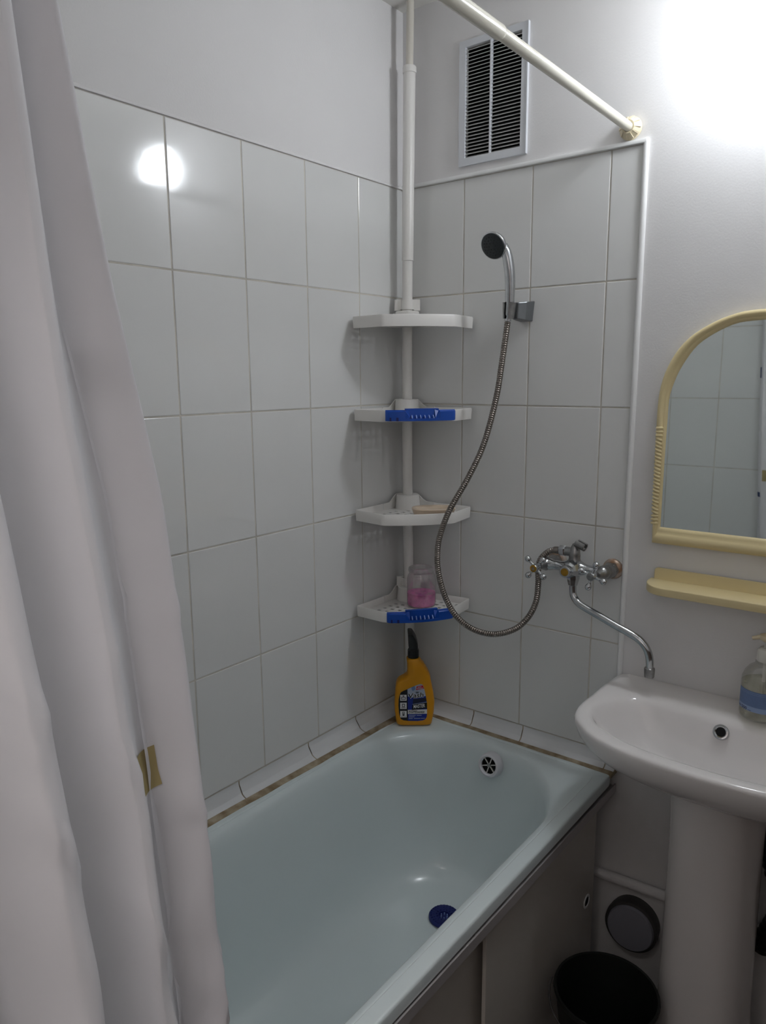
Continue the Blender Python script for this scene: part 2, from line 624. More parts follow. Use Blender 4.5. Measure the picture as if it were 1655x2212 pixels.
def cove(parent, a0, a1, left=True):
    bb = MB()
    rings = []
    for a in (a0, (a0 + a1) / 2, a1):
        w = wl(-a) if left else 0.026
        pr = []
        for k in range(9):
            t = k / 8 * PI / 2
            # concave quarter, centre at (w, top)
            pr.append((w - w * math.cos(t) * 0.98, 0.644 - 0.038 * math.sin(t)))
        pr += [(w, 0.602), (w * 0.6, 0.602), (0.0, 0.635)]
        if left:
            rings.append([(x, -a, z) for x, z in pr])
        else:
            rings.append([(a, -x, z) for x, z in pr])
    bb.loft(rings)
    return bb.build('cove_tile', COVE, parent, smooth=35, bevel=0.0006, bseg=1)


jl = [0.003, 0.240, 0.439, 0.684, 0.93, 1.18, 1.43, 1.52]
for i in range(len(jl) - 1):
    cove(bed_l, jl[i] + 0.0015, jl[i + 1] - 0.0015, True)
jb = [0.003, 0.255, 0.416, 0.6605, 0.689]
for i in range(len(jb) - 1):
    cove(bed_b, jb[i] + 0.0015, jb[i + 1] - 0.0015, False)

# ------------------------------------------------------------------ bathtub
tub = empty('bathtub', (0.35, -0.75, 0))
tub.rotation_euler = (0, 0, math.radians(-0.45))
tag(tub, 'white enamelled bathtub with rounded drain end in the tiled corner', 'bathtub')
TO = Vector((0.35, -0.75, 0))


def tub_ring(x0, x1, yA, yB, cA, cB, n, z, tilt=0.0):
    """yA far end (towards wall_back), yB near end"""
    cx = (x0 + x1) / 2
    a = (x1 - x0) / 2
    pts = []
    K = 40
    for k in range(K + 1):
        t = PI * k / K
        c, s = math.cos(t), math.sin(t)
        px = cx + a * math.copysign(abs(c) ** (2 / n), c)
        py = (yA - cA) + cA * abs(s) ** (2 / n)
        pts.append((px, py))
    S = 14
    ys = [(yA - cA) + ((yB + cB) - (yA - cA)) * k / (S + 1) for k in range(1, S + 1)]
    pts += [(x0, y) for y in ys]
    for k in range(K + 1):
        t = PI + PI * k / K
        c, s = math.cos(t), math.sin(t)
        px = cx + a * math.copysign(abs(c) ** (2 / n), c)
        py = (yB + cB) - cB * abs(s) ** (2 / n)
        pts.append((px, py))
    pts += [(x1, y) for y in reversed(ys)]
    return [(x - TO.x, y - TO.y, z + tilt * (y)) for x, y in pts]


OX0, OX1, OYA, OYB = 0.026, 0.6800, -0.014, -1.515
IX0, IX1, IYA, IYB = 0.072, 0.6295, -0.066, -1.46


def inner(ins, z, n=2.1, insA=None, insB=None, tilt=0.0):
    iA = ins if insA is None else insA
    iB = ins if insB is None else insB
    a = (IX1 - IX0) / 2 - ins
    return tub_ring(IX0 + ins, IX1 - ins, IYA - iA, IYB + iB, max(0.06, 0.27 - ins * 0.35), 0.28, n, z, tilt)


def outer(ins, z, n=26):
    return tub_ring(OX0 + ins, OX1 - ins, OYA - ins, OYB + ins, 0.2, 0.2, n, z)


def mixring(r0, r1, t):
    return [tuple(Vector(a).lerp(Vector(c), t)) for a, c in zip(r0, r1)]


rings = [outer(0.02, 0.571), outer(0.003, 0.571), outer(0.001, 0.573), outer(0.0, 0.5965), outer(0.0012, 0.5998), outer(0.0035, 0.6016), outer(0.0075, 0.6023),
         outer(0.029, 0.6030, 14), outer(0.0318, 0.6002, 13),
         mixring(outer(0.034, 0.6008, 10), inner(-0.016, 0.6, 2.3), 0.55), inner(-0.014, 0.5995, 2.2), inner(-0.006, 0.597), inner(0.0, 0.591), inner(0.006, 0.581), inner(0.012, 0.56),
         inner(0.024, 0.50, 2.15, 0.022, 0.05), inner(0.040, 0.40, 2.2, 0.036, 0.12), inner(0.058, 0.30, 2.25, 0.055, 0.2),
         inner(0.075, 0.245, 2.3, 0.075, 0.26, 0.006), inner(0.100, 0.215, 2.3, 0.10, 0.32, 0.008), inner(0.135, 0.199, 2.3, 0.135, 0.38, 0.01), inner(0.19, 0.194, 2.3, 0.19, 0.44, 0.012)]
b = MB()
b.loft(rings, cap0=False, cap1=True)
basin = b.build('basin', ENAMEL, tub, smooth=32, fix=False)
bm = bmesh.new()
bm.from_mesh(basin.data)
bmesh.ops.recalc_face_normals(bm, faces=bm.faces)
up = sum(f.normal.z for f in bm.faces if f.calc_center_median().z > 0.6)
if up < 0:
    bmesh.ops.reverse_faces(bm, faces=bm.faces)
bm.to_mesh(basin.data)
bm.free()
# overflow
ov = empty('overflow_tmp')
bpy.data.objects.remove(ov)
Mo = axis_matrix(Vector((0.362, -0.090, 0.549)) - TO, (0.0, -1.0, 0.22), (1, 0, 0))
b = MB()
b.lathe([(0.024, 0.008), (0.0225, 0.016), (0.0265, 0.020), (0.031, 0.018), (0.0335, 0.011), (0.034, 0.0), (0.034, -0.02)], 40, Mo, cap=False)
b.build('overflow_ring', mat('overflow_white', (0.88, 0.88, 0.90), 0.3), tub)
b = MB()
b.lathe([(0.0, 0.004), (0.024, 0.004), (0.024, 0.016)], 32, Mo, cap=False)
b.build('overflow_throat', HOLE_SHADE, tub)
b = MB()
b.lathe([(0.0, 0.0155), (0.0055, 0.015), (0.0055, 0.006)], 16, Mo)
b.build('overflow_hub', CHROMED, tub)
for k in range(6):
    Mk = Mo @ Matrix.Rotation(k * PI / 3 + 0.3, 4, 'Z')
    MB().box((0.004, -0.0011, 0.009), (0.0240, 0.0011, 0.0125), Mk).build('overflow_spoke', PLASTIC, tub, smooth=0)
# drain
dr = Vector((0.348, -0.300, 0.199)) - TO
b = MB()
b.lathe([(0.0, -0.004), (0.014, -0.004), (0.016, 0.0015), (0.028, 0.0045), (0.039, 0.003), (0.0415, 0.0), (0.0415, -0.006)], 40, Matrix.Translation(dr))
strainer = b.build('drain_strainer', DRAINBLUE, tub)
for rr, nn in ((0.020, 14), (0.028, 20), (0.035, 26)):
    for k in range(nn):
        a = 2 * PI * k / nn
        M_ = Matrix.Translation(dr + Vector((rr * math.cos(a), rr * math.sin(a), 0.0032))) @ Matrix.Rotation(a, 4, 'Z')
        MB().box((-0.0022, -0.0009, 0), (0.0022, 0.0009, 0.0022), M_).build('strainer_rib', DRAINBLUE, strainer, smooth=0)
for k in range(6):
    a = 2 * PI * k / 6
    M_ = Matrix.Translation(dr + Vector((0.009 * math.cos(a), 0.009 * math.sin(a), -0.004)))
    MB().lathe([(0.0016, 0), (0.0016, 0.006)], 8, M_).build('strainer_pin', BLUE_L, strainer)

# ------------------------------------------------------------------ bath screen under the rim
screen = empty('bath_screen', (0.69, -0.75, 0))
tag(screen, 'white sliding panel screen closing the space under the bathtub rim', 'bath screen')
SO = Vector((0.69, -0.75, 0))


def rail_pt(y, dx, z):
    t = -y / 0.96
    return (0.6905 - 0.0085 * t + dx - SO.x, y - SO.y, z + 0.005 * t)


b = MB()
b.loft([[rail_pt(y, -0.05, 0.553), rail_pt(y, -0.05, 0.559), rail_pt(y, -0.005, 0.559), rail_pt(y, -0.0035, 0.5655), rail_pt(y, 0.0, 0.5655), rail_pt(y, 0.0012, 0.5445), rail_pt(y, -0.002, 0.5445), rail_pt(y, -0.004, 0.553)] for y in (-0.006, -1.5)])
b.build('rail', RAILM, screen, smooth=0)
b = MB()
b.box((0.664 - SO.x, -0.640 - SO.y, 0.03), (0.673 - SO.x, -0.085 - SO.y, 0.555))
p_far = b.build('panel', PANELW, screen, smooth=0, bevel=0.0015)
b = MB()
b.box((0.636 - SO.x, -1.48 - SO.y, 0.03), (0.645 - SO.x, -0.58 - SO.y, 0.555))
b.build('panel', PANELW, screen, smooth=0, bevel=0.0015)
Mf = axis_matrix(Vector((0.673, -0.128, 0.288)) - SO, (1, 0, 0), (0, 1, 0))
b = MB()
b.lathe([(0.0125, -0.002), (0.0125, 0.0015), (0.0150, 0.0025), (0.0185, 0.0015), (0.0185, -0.001)], 28, Mf, cap=False)
b.build('finger_pull', TRIMW, p_far)
b = MB()
b.lathe([(0.0, 0.0003), (0.0128, 0.0003)], 28, Mf, cap=False)
b.build('pull_hole_shade', HOLE_SHADE, p_far)  # flat dark disc in place of the shade inside the pull
b = MB()
b.box((0.634 - SO.x, -1.5 - SO.y, 0.0), (0.69 - SO.x, -0.02 - SO.y, 0.032))
b.build('plinth', RAILM, screen, smooth=0, bevel=0.002)

# ------------------------------------------------------------------ corner shelf rack
rack = empty('corner_shelf_rack', (0.05, -0.05, 0.6))
tag(rack, 'white tension pole corner rack with four perforated plastic shelves', 'shelf rack')
RO = Vector((0.05, -0.05, 0.6))
LAT = Vector((0.788, 0.616, 0))


def pole_xy(z):
    zs = [0.6, 0.83, 1.1, 1.37, 1.63, 1.88, 2.23, 2.45, 2.58]
    ds = [0.0105, 0.0067, 0.0023, 0.0, 0.0, 0.001, 0.0056, 0.0083, 0.0105]
    for i in range(len(zs) - 1):
        if zs[i] <= z <= zs[i + 1]:
            t = (z - zs[i]) / (zs[i + 1] - zs[i])
            return Vector((0.05, -0.05, 0)) + LAT * (ds[i] * (1 - t) + ds[i + 1] * t)
    return Vector((0.05, -0.05, 0))


def pole_seg(name, z0, z1, r, material, n=10):
    pts = []
    for i in range(n + 1):
        z = z0 + (z1 - z0) * i / n
        q = pole_xy(z)
        pts.append(Vector((q.x, q.y, z)) - RO)
    return MB().tube(pts, r, 28).build(name, material, rack, smooth=60)


pole_seg('pole', 0.6, 1.929, 0.0143, PLASTIC, 14)
pole_seg('pole', 1.9295, 2.404, 0.0160, PLASTIC)
pole_seg('pole', 2.42, 2.578, 0.0100, CREAMPOLE)
q = pole_xy(2.41)
MB().lathe([(0.0165, 0), (0.0182, 0.001), (0.0182, 0.015), (0.0165, 0.0175), (0.0102, 0.0175)], 28, Matrix.Translation(Vector((q.x, q.y, 2.404)) - RO)).build('pole_collar', PLASTIC, rack)
q = pole_xy(0.6)
MB().lathe([(0.019, 0.0), (0.019, 0.012), (0.0145, 0.018)], 24, Matrix.Translation(Vector((q.x, q.y, 0.6015)) - RO)).build('pole_foot', PLASTIC, rack)

# shelf plan outline
A_ = (0.012, -0.243)
B_ = (0.1195, -0.2565)
D_ = (0.2555, -0.117)
E_ = (0.243, -0.012)
ARC_MID = (0.1965, -0.1965)


def arc3(p, q, mid, n):
    """quadratic through p, mid, q"""
    cx = 2 * mid[0] - (p[0] + q[0]) / 2
    cy = 2 * mid[1] - (p[1] + q[1]) / 2
    out = []
    for i in range(n + 1):
        t = i / n
        out.append(((1 - t) ** 2 * p[0] + 2 * t * (1 - t) * cx + t * t * q[0], (1 - t) ** 2 * p[1] + 2 * t * (1 - t) * cy + t * t * q[1]))
    return out


def rounded(poly, r, n=4):
    out = []
    N = len(poly)
    for i in range(N):
        p0 = Vector(poly[i - 1])
        p1 = Vector(poly[i])
        p2 = Vector(poly[(i + 1) % N])
        d0 = (p0 - p1)
        d2 = (p2 - p1)
        k = min(r, d0.length * 0.45, d2.length * 0.45)
        a = p1 + d0.normalized() * k
        c = p1 + d2.normalized() * k
        for j in range(n + 1):
            t = j / n
            out.append(tuple((1 - t) ** 2 * a + 2 * t * (1 - t) * p1 + t * t * c))
    return out


front = arc3(B_, D_, ARC_MID, 14)
corner_cut = [(0.012, -0.243)]
OUT = rounded([A_, B_], 0.0) if False else None
poly = [(0.012, -0.012), (0.012, -0.05), (0.012, -0.226), A_] + front + [E_, (0.226, -0.012), (0.05, -0.012)]


def round_some(poly, idx, r):
    out = []
    N = len(poly)
    for i, p in enumerate(poly):
        if i in idx:
            p0 = Vector(poly[i - 1])
            p1 = Vector(p)
            p2 = Vector(poly[(i + 1) % N])
            rr = idx[i]
            a = p1 + (p0 - p1).normalized() * rr
            c = p1 + (p2 - p1).normalized() * rr
            for j in range(6):
                t = j / 5
                out.append(tuple((1 - t) ** 2 * a + 2 * t * (1 - t) * p1 + t * t * c))
        else:
            out.append(p)
    return out


SH_OUT = round_some(poly, {3: 0.005, 4: 0.009, 18: 0.009, 19: 0.005}, 0)


def offset_poly(pl, d):
    """inward offset of a polygon"""
    N = len(pl)
    area = sum(pl[i][0] * pl[(i + 1) % N][1] - pl[(i + 1) % N][0] * pl[i][1] for i in range(N))
    sgn = 1 if area > 0 else -1
    out = []
    for i in range(N):
        p0 = Vector(pl[i - 1])
        p1 = Vector(pl[i])
        p2 = Vector(pl[(i + 1) % N])
        d0 = (p1 - p0).normalized()
        d1 = (p2 - p1).normalized()
        n0 = Vector((-d0.y, d0.x)) * sgn
        n1 = Vector((-d1.y, d1.x)) * sgn
        nn = (n0 + n1).normalized()
        k = d / max(0.5, nn.dot(n0))
        out.append(tuple(p1 + nn * k))
    return out


def inside(p, pl):
    c = False
    N = len(pl)
    for i in range(N):
        x0, y0 = pl[i]
        x1, y1 = pl[i - 1]
        if (y0 > p[1]) != (y1 > p[1]) and p[0] < (x1 - x0) * (p[1] - y0) / (y1 - y0) + x0:
            c = not c
    return c


LIP = 0.030


def make_shelf(ztop, tilt=0.0, tilt2=0.0):
    sh = empty('shelf', (0, 0, 0))
    sh.parent = rack

    def zt(x, y, z):
        return z + tilt * (x + y) + tilt2 * (x - y)

    wall = MB()
    inn = offset_poly(SH_OUT, 0.0032)
    inn_b = offset_poly(SH_OUT, 0.0035)
    outb = offset_poly(SH_OUT, 0.0015)
    N = len(SH_OUT)

    def ring(pl, z):
        return [Vector((x, y, zt(x, y, z))) - RO for x, y in pl]
    mid = offset_poly(SH_OUT, 0.0016)
    def ringb(pl):           # lower edge: cut higher where the rim stands against the walls
        out = []
        for (x, y), (xo, yo) in zip(pl, SH_OUT):
            side = (xo < 0.0125 and yo > -0.23) or (yo > -0.0125 and xo < 0.23)
            out.append(Vector((x, y, zt(x, y, ztop - (0.0205 if side else LIP)))) - RO)
        return out
    rings = [ringb(inn_b), ringb(outb), ring(SH_OUT, ztop - 0.003), ring(mid, ztop), ring(inn, ztop - 0.002), ringb(inn_b)]
    wall.loft(rings, cap0=False, cap1=False)
    wall.build('rim', PLASTIC, sh, smooth=50)
    # perforated floor
    flo = offset_poly(SH_OUT, 0.002)
    safe = offset_poly(SH_OUT, 0.011)
    holes = []
    pitch, hs = 0.0265, 0.0058
    for i in range(12):
        for j in range(12):
            hx = 0.028 + pitch * i
            hy = -0.034 - pitch * j
            if math.hypot(hx - 0.05, hy + 0.05) < 0.047:
                continue
            cs = [(hx - hs, hy - hs), (hx + hs, hy - hs), (hx + hs, hy + hs), (hx - hs, hy + hs)]
            if all(inside(c, safe) for c in cs):
                holes.append(cs)
    loops = [[Vector((x, y, 0)) for x, y in flo]] + [[Vector((x, y, 0)) for x, y in h] for h in holes]
    flat = [p for l in loops for p in l]
    tris = tessellate_polygon(loops)
    zf, th = ztop - 0.0185, 0.0012
    fl = MB()
    v = [Vector((p.x, p.y, zt(p.x, p.y, zf))) - RO for p in flat] + [Vector((p.x, p.y, zt(p.x, p.y, zf - th))) - RO for p in flat]
    K = len(flat)
    f = [tuple(t) for t in tris] + [tuple(reversed([i + K for i in t])) for t in tris]
    o = 0
    for l in loops:
        n = len(l)
        for k in range(n):
            k2 = (k + 1) % n
            f.append((o + k, o + k2, o + K + k2, o + K + k))
        o += n
    fl.add(v, f)
    fl.build('perforated_floor', PLASTIC, sh, smooth=0)
    # raised back wings and pole collar
    wing = MB()

    def hgt(s):
        if s < 0.052:
            return 0.0225
        if s > 0.095:
            return 0.0005
        t = (s - 0.052) / 0.043
        t = t * t * (3 - 2 * t)
        return 0.0225 * (1 - t) + 0.0005 * t
    for ax in (0, 1):
        ss = [0.004 * k for k in range(3, 31)]
        def P(s, d, z):
            return (Vector((s, -d, zt(s, -d, z))) if ax == 0 else Vector((d, -s, zt(d, -s, z)))) - RO
        rings = [[P(s, 0.0125, ztop - 0.0188), P(s, 0.0125, ztop + hgt(s)), P(s, 0.0160, ztop + hgt(s)), P(s, 0.0160, ztop - 0.0188)] for s in ss]
        wing.loft(rings)
    wing.build('back_wing', PLASTIC, sh, smooth=30)
    col = MB()
    q = pole_xy(ztop)
    M_ = Matrix.Translation(Vector((q.x, q.y, zt(q.x, q.y, ztop))) - RO)
    col.lathe([(0.0150, 0.0225), (0.031, 0.0225), (0.033, 0.0205), (0.0345, 0.002), (0.036, -0.0187), (0.0150, -0.0187)], 40, M_, cap=False)
    col.build('pole_socket', PLASTIC, sh, smooth=40)
    # reinforcing ribs under the floor
    return sh


SHELF_TOP = [1.7715, 1.530, 1.2558, 0.9765]
for i, zt_ in enumerate(SHELF_TOP):
    make_shelf(zt_, 0.016 if i == 3 else 0.0, 0.034 if i == 3 else 0.0)

DIAG_A = math.atan2(0.616, 0.788)
for zc in (1.812, 1.015):
    q = pole_xy(zc)
    M_ = Matrix.Translation(Vector((q.x, q.y, zc)) - RO) @ Matrix.Rotation(DIAG_A, 4, 'Z')
    br = MB()
    br.lathe([(0.0146, -0.013), (0.0175, -0.013), (0.0175, 0.013), (0.0146, 0.013)], 28, M_, cap=False)
    br.box((-0.034, 0.004, -0.015), (-0.020, 0.008, 0.015), M_)
    br.box((0.020, 0.004, -0.015), (0.034, 0.008, 0.015), M_)
    br.box((-0.036, 0.008, -0.015), (0.036, 0.012, 0.015), M_)
    br.box((-0.022, -0.002, -0.013), (-0.014, 0.008, 0.013), M_)
    br.box((0.014, -0.002, -0.013), (0.022, 0.008, 0.013), M_)
    br.build('pole_clip', PLASTIC, rack, smooth=40)


# ------------------------------------------------------------------ blue soap trays hooked on shelf fronts
def soap_tray(ztop, label, tilt=0.0, tilt2=0.0):
    root = empty('soap_tray', (0.19, -0.19, ztop - 0.03))
    tag(root, label, 'soap tray', 'blue soap trays on the corner rack')
    TO_ = Vector((0.19, -0.19, ztop - 0.03))
    NN = 40
    path = arc3((0.110, -0.2655), (0.2645, -0.1085), (0.1965, -0.1965), NN)
    base = []
    for i in range(NN + 1):
        p0 = Vector(path[max(0, i - 1)])
        p1 = Vector(path[min(NN, i + 1)])
        d = (p1 - p0).normalized()
        nrm = Vector((d.y, -d.x))      # outward (away from corner)
        if nrm.dot(Vector((1, -1))) < 0:
            nrm = -nrm
        base.append((Vector(path[i]), nrm))

    def P(i, o, z):
        p, n_ = base[i]
        w = p + n_ * o
        return Vector((w.x, w.y, ztop + z + tilt * (w.x + w.y) + tilt2 * (w.x - w.y))) - TO_
    def reach(i):                # how far the tray stands out from the lip
        s = abs(i / NN - 0.5) * 2
        return 0.007 + 0.013 * (1 - s * s)
    C0, C1 = 13, 29
    m_ = MB()
    # side wings (solid, flat topped)
    for (a, c) in ((4, C0), (C1, NN - 3)):
        rings = []
        for i in range(a, c + 1):
            r = reach(i)
            e = 0.010 if i in (4, NN - 3) else 0.0
            r -= e * 0.35
            rings.append([P(i, 0.0025, -0.027), P(i, r - e * 0.3, -0.027), P(i, r, -0.024), P(i, r, -0.0035), P(i, r - 0.0025, -0.001), P(i, r - 0.006, -0.003), P(i, 0.004, -0.003), P(i, 0.0025, 0.001)])
        m_.loft(rings)
    # centre pocket: floor, low front, raised back
    rings = []
    for i in range(C0, C1 + 1):
        r = reach(i)
        rings.append([P(i, 0.0025, -0.027), P(i, r, -0.027), P(i, r, -0.0205), P(i, r - 0.0025, -0.0205), P(i, r - 0.0025, -0.0245), P(i, 0.006, -0.0245), P(i, 0.0048, 0.0035), P(i, -0.0045, 0.0045), P(i, -0.0045, -0.008), P(i, -0.003, -0.008), P(i, -0.003, 0.0015), P(i, 0.0025, 0.001)])
    m_.loft(rings)
    m_.build('tray_body', BLUE, root, smooth=40)
    # sloped cheeks beside the pocket
    for i0, i1 in ((C0, C0 + 2), (C1, C1 - 2)):
        ch = MB()
        r0, r1 = reach(i0), reach(i1)
        va = [P(i0, 0.004, 0.0), P(i0, r0 - 0.001, -0.003), P(i0, r0 - 0.001, -0.024), P(i0, 0.004, -0.024), P(i1, 0.005, 0.001), P(i1, r1 - 0.003, -0.019), P(i1, r1 - 0.003, -0.0243), P(i1, 0.005, -0.0243)]
        ch.add(va, [(0, 1, 2, 3), (4, 5, 6, 7), (0, 1, 5, 4), (1, 2, 6, 5), (2, 3, 7, 6), (3, 0, 4, 7)])
        ch.build('pocket_cheek', BLUE, root, smooth=0)
    for k in range(6):
        i = C0 + 3 + k * 2
        r = reach(i)
        rb = MB()
        dz = [P(i, 0.006, -0.0245), P(i, r - 0.003, -0.0245), P(i, r - 0.003, -0.0185), P(i, 0.006, -0.0120)]
        j = i + 1
        dd = [(P(i, 0.01, 0) * 0.55 + P(j, 0.01, 0) * 0.45) - P(i, 0.01, 0)] * 4
        v2 = [a + d for a, d in zip(dz, dd)]
        rb.add(dz + v2, [(0, 1, 2, 3), (4, 5, 6, 7), (0, 1, 5, 4), (1, 2, 6, 5), (2, 3, 7, 6), (3, 0, 4, 7)])
        rb.build('drain_rib', BLUE_L, root, smooth=0)
    # two hook slots on the left wing
    for i in (6, 9):
        r = reach(i)
        sl = MB()
        sl.add([P(i, r - 0.001, -0.0272), P(i, r + 0.0007, -0.0272), P(i, r + 0.0007, -0.018), P(i, r - 0.001, -0.017),
                P(i + 1, r - 0.001, -0.0272), P(i + 1, r + 0.0007, -0.0272), P(i + 1, r + 0.0007, -0.018), P(i + 1, r - 0.001, -0.018)],
               [(0, 1, 2, 3), (4, 5, 6, 7), (0, 1, 5, 4), (1, 2, 6, 5), (2, 3, 7, 6), (3, 0, 4, 7)])
        sl.build('slot_edge', DRAINBLUE, root, smooth=0)
    return P


soap_tray(SHELF_TOP[1], 'empty blue plastic soap tray clipped to the second shelf from the top')
Ptray = soap_tray(SHELF_TOP[3], 'blue plastic soap tray holding a small cap, on the lowest rack shelf', 0.016, 0.034)
# small cap standing in the lower tray
cp = Vector((0.1625, -0.229, 0.9655))
b = MB()
b.lathe([(0.0062, 0.0), (0.0062, 0.010), (0.0088, 0.011), (0.0090, 0.0175), (0.0080, 0.0185), (0.0, 0.0185)], 20)
o = b.build('bottle_cap', GREENCAP)
o.location = cp
tag(o, 'small grey green screw cap lying in the lower blue soap tray', 'cap')

# ------------------------------------------------------------------ beige soap dish, third shelf
dish = empty('soap_dish', (0.188, -0.118, SHELF_TOP[2] - 0.018), DIAG_A + 0.10)
tag(dish, 'beige oval soap dish with olive soap residue, third shelf from top', 'soap dish')


def oval(a, bb_, z, n=40, e=2.8):
    pts = []
    for k in range(n):
        t = 2 * PI * k / n
        c, s = math.cos(t), math.sin(t)
        pts.append((a * math.copysign(abs(c) ** (2 / e), c), bb_ * math.copysign(abs(s) ** (2 / e), s), z))
    return pts


b = MB()
b.loft([oval(0.049, 0.029, 0.0), oval(0.053, 0.033, 0.004), oval(0.059, 0.039, 0.021), oval(0.0595, 0.0395, 0.0235), oval(0.0575, 0.0375, 0.0258), oval(0.050, 0.029, 0.0255), oval(0.046, 0.0225, 0.023), oval(0.043, 0.019, 0.0165)], cap1=False)
b.build('dish_body', BEIGE, dish, smooth=50)
b = MB()
b.loft([oval(0.0462, 0.0226, 0.0228), oval(0.042, 0.018, 0.011), oval(0.034, 0.012, 0.010)], cap0=False)
b.build('dish_well', SOAPY, dish, smooth=50)

# ------------------------------------------------------------------ jar with pink liquid, lowest shelf
jar = empty('glass_jar', (0.1285, -0.0905, 0.9765 + 0.034 * 0.219 - 0.0185 + 0.0008))
tag(jar, 'hazy glass jar holding pink liquid on the lowest rack shelf', 'jar')
b = MB()
b.lathe([(0.0, 0.0), (0.036, 0.0), (0.0405, 0.004), (0.0415, 0.012), (0.0415, 0.078), (0.0395, 0.088), (0.0355, 0.096), (0.0345, 0.099), (0.0365, 0.101), (0.0375, 0.106), (0.0365, 0.112), (0.035, 0.1135), (0.0335, 0.112), (0.0335, 0.101)], 44, cap=False)
b.build('glass_body', JARGLASS, jar, smooth=60)
b = MB()
b.lathe([(0.0, 0.0025), (0.034, 0.0025), (0.039, 0.006), (0.0400, 0.012), (0.0400, 0.040), (0.0, 0.040)], 44, cap=False)
b.build('liquid', PINK, jar, smooth=60)

# ------------------------------------------------------------------ spray bottle on the tub corner
spray = empty('spray_bottle', (0.108, -0.098, 0.6035), DIAG_A)
tag(spray, 'yellow spray cleaner bottle with black trigger head on the tub corner', 'bottle')
prof = [(0.0, -0.050, 0.049), (0.004, -0.053, 0.052), (0.02, -0.055, 0.055), (0.04, -0.058, 0.058), (0.07, -0.058, 0.060), (0.10, -0.056, 0.056),
        (0.12, -0.054, 0.052), (0.130, -0.0515, 0.0498), (0.137, -0.046, 0.0486), (0.143, -0.038, 0.0478), (0.148, -0.029, 0.047), (0.155, -0.022, 0.044), (0.165, -0.0205, 0.0405),
        (0.170, -0.0205, 0.0365), (0.175, -0.0205, 0.0350), (0.180, -0.0208, 0.0305), (0.186, -0.0205, 0.0285), (0.192, -0.0215, 0.0225), (0.198, -0.0225, 0.0185), (0.201, -0.0222, 0.0155), (0.203, -0.018, 0.013)]
rings = []
TH = 0.026
for (h, u0, u1) in prof:
    a = (u1 - u0) / 2
    c = (u0 + u1) / 2
    t_ = min(TH, 0.75 * a + 0.006) if h > 0.13 else TH
    if h < 0.003:
        t_ = TH - 0.004
    rings.append([(c + p[0], p[1], h) for p in oval(a, t_, 0, 48, 4.6 if h < 0.14 else 3.2)])
b = MB()
b.loft(rings)
b.build('bottle_body', YELLOW, spray, smooth=50)
b = MB()
b.lathe([(0.0135, 0.0), (0.0155, 0.002), (0.0158, 0.026), (0.0145, 0.029), (0.010, 0.031)], 32, Matrix.Translation((-0.0024, 0, 0.2005)))
for k in range(24):
    a = 2 * PI * k / 24
    b.box((0.0150, -0.0007, 0.003), (0.0162, 0.0007, 0.025), Matrix.Translation((-0.0024, 0, 0.2005)) @ Matrix.Rotation(a, 4, 'Z'))
b.build('screw_collar', BLACKP, spray, smooth=40)
hr = []
for (h, u0, u1, d0, d1) in [(0.228, -0.0150, 0.0110, -0.012, 0.014), (0.238, -0.0165, 0.0112, -0.013, 0.020), (0.250, -0.0172, 0.0098, -0.016, 0.030), (0.262, -0.0178, 0.0062, -0.022, 0.036), (0.272, -0.0184, 0.0008, -0.028, 0.036), (0.2795, -0.0188, -0.0042, -0.031, 0.034), (0.2815, -0.0182, -0.0055, -0.030, 0.030)]:
    a, c = (u1 - u0) / 2, (u0 + u1) / 2
    e, g = (d1 - d0) / 2, (d0 + d1) / 2
    hr.append([(c + p[0], g + p[1], h) for p in oval(a, e, 0, 32, 5)])
b = MB()
b.loft(hr)
b.build('trigger_head', BLACKP, spray, smooth=40)
b = MB()
b.tube([(-0.006, 0.034, 0.262), (-0.006, 0.041, 0.255), (-0.005, 0.042, 0.240), (-0.004, 0.038, 0.222)], [0.005, 0.0055, 0.005, 0.004], 12)
b.build('trigger_lever', BLACKP, spray, smooth=60)

FR = -TH


def lab(px, py):
    """label drawing coordinates -> bottle u,h"""
    X = 860 + px * 0.08136
    Y = 1400 + py * 0.08136
    return ((X - 902) / 735.0, (1566 - Y) / 697.0)


def patch(pts, lvl, name, material, parent):
    bb = MB()
    u = [lab(*p) for p in pts]
    bb.add([(x, FR - 0.0004 - 0.00022 * lvl, z) for x, z in u], [tuple(range(len(u)))])
    bb.add([(x, FR - 0.0002 - 0.00022 * lvl + 0.0002, z) for x, z in u], [tuple(range(len(u)))])
    n = len(u)
    bb.f.append(tuple())
    bb.f.pop()
    for k in range(n):
        k2 = (k + 1) % n
        bb.f.append((k, k2, n + k2, n + k))
    return bb.build(name, material, parent, smooth=0)


outline = [(345, 1905), (230, 1890), (165, 1860), (130, 1800), (105, 1680), (92, 1500), (98, 1330), (125, 1210), (165, 1135), (240, 1095), (330, 1058), (450, 1003), (560, 958), (640, 930), (690, 926), (735, 945), (760, 1010), (790, 1120), (820, 1260), (840, 1400), (850, 1580), (848, 1740), (838, 1810), (800, 1865), (740, 1893), (600, 1910)]
label = patch(outline, 0, 'label', LABELBLACK, spray)
patch([(338, 1250), (330, 1058), (450, 1003), (560, 958), (640, 930), (690, 926), (735, 945), (760, 1010), (790, 1120), (815, 1240), (560, 1300)], 1, 'label_field', LABELGREY, label)
patch([(440, 1010), (520, 975), (545, 1060), (470, 1110), (440, 1060)], 2, 'label_field', LABELSKY, label)
patch([(338, 1250), (560, 1300), (815, 1240), (840, 1400), (846, 1560), (848, 1610), (340, 1610)], 1, 'label_field', LABELBLUE, label)
patch([(480, 1320), (822, 1290), (836, 1380), (700, 1410), (470, 1450)], 2, 'label_field', LABELNAVY, label)
patch([(575, 985), (735, 958), (770, 1045), (552, 1080)], 2, 'label_field', LABELRED, label)
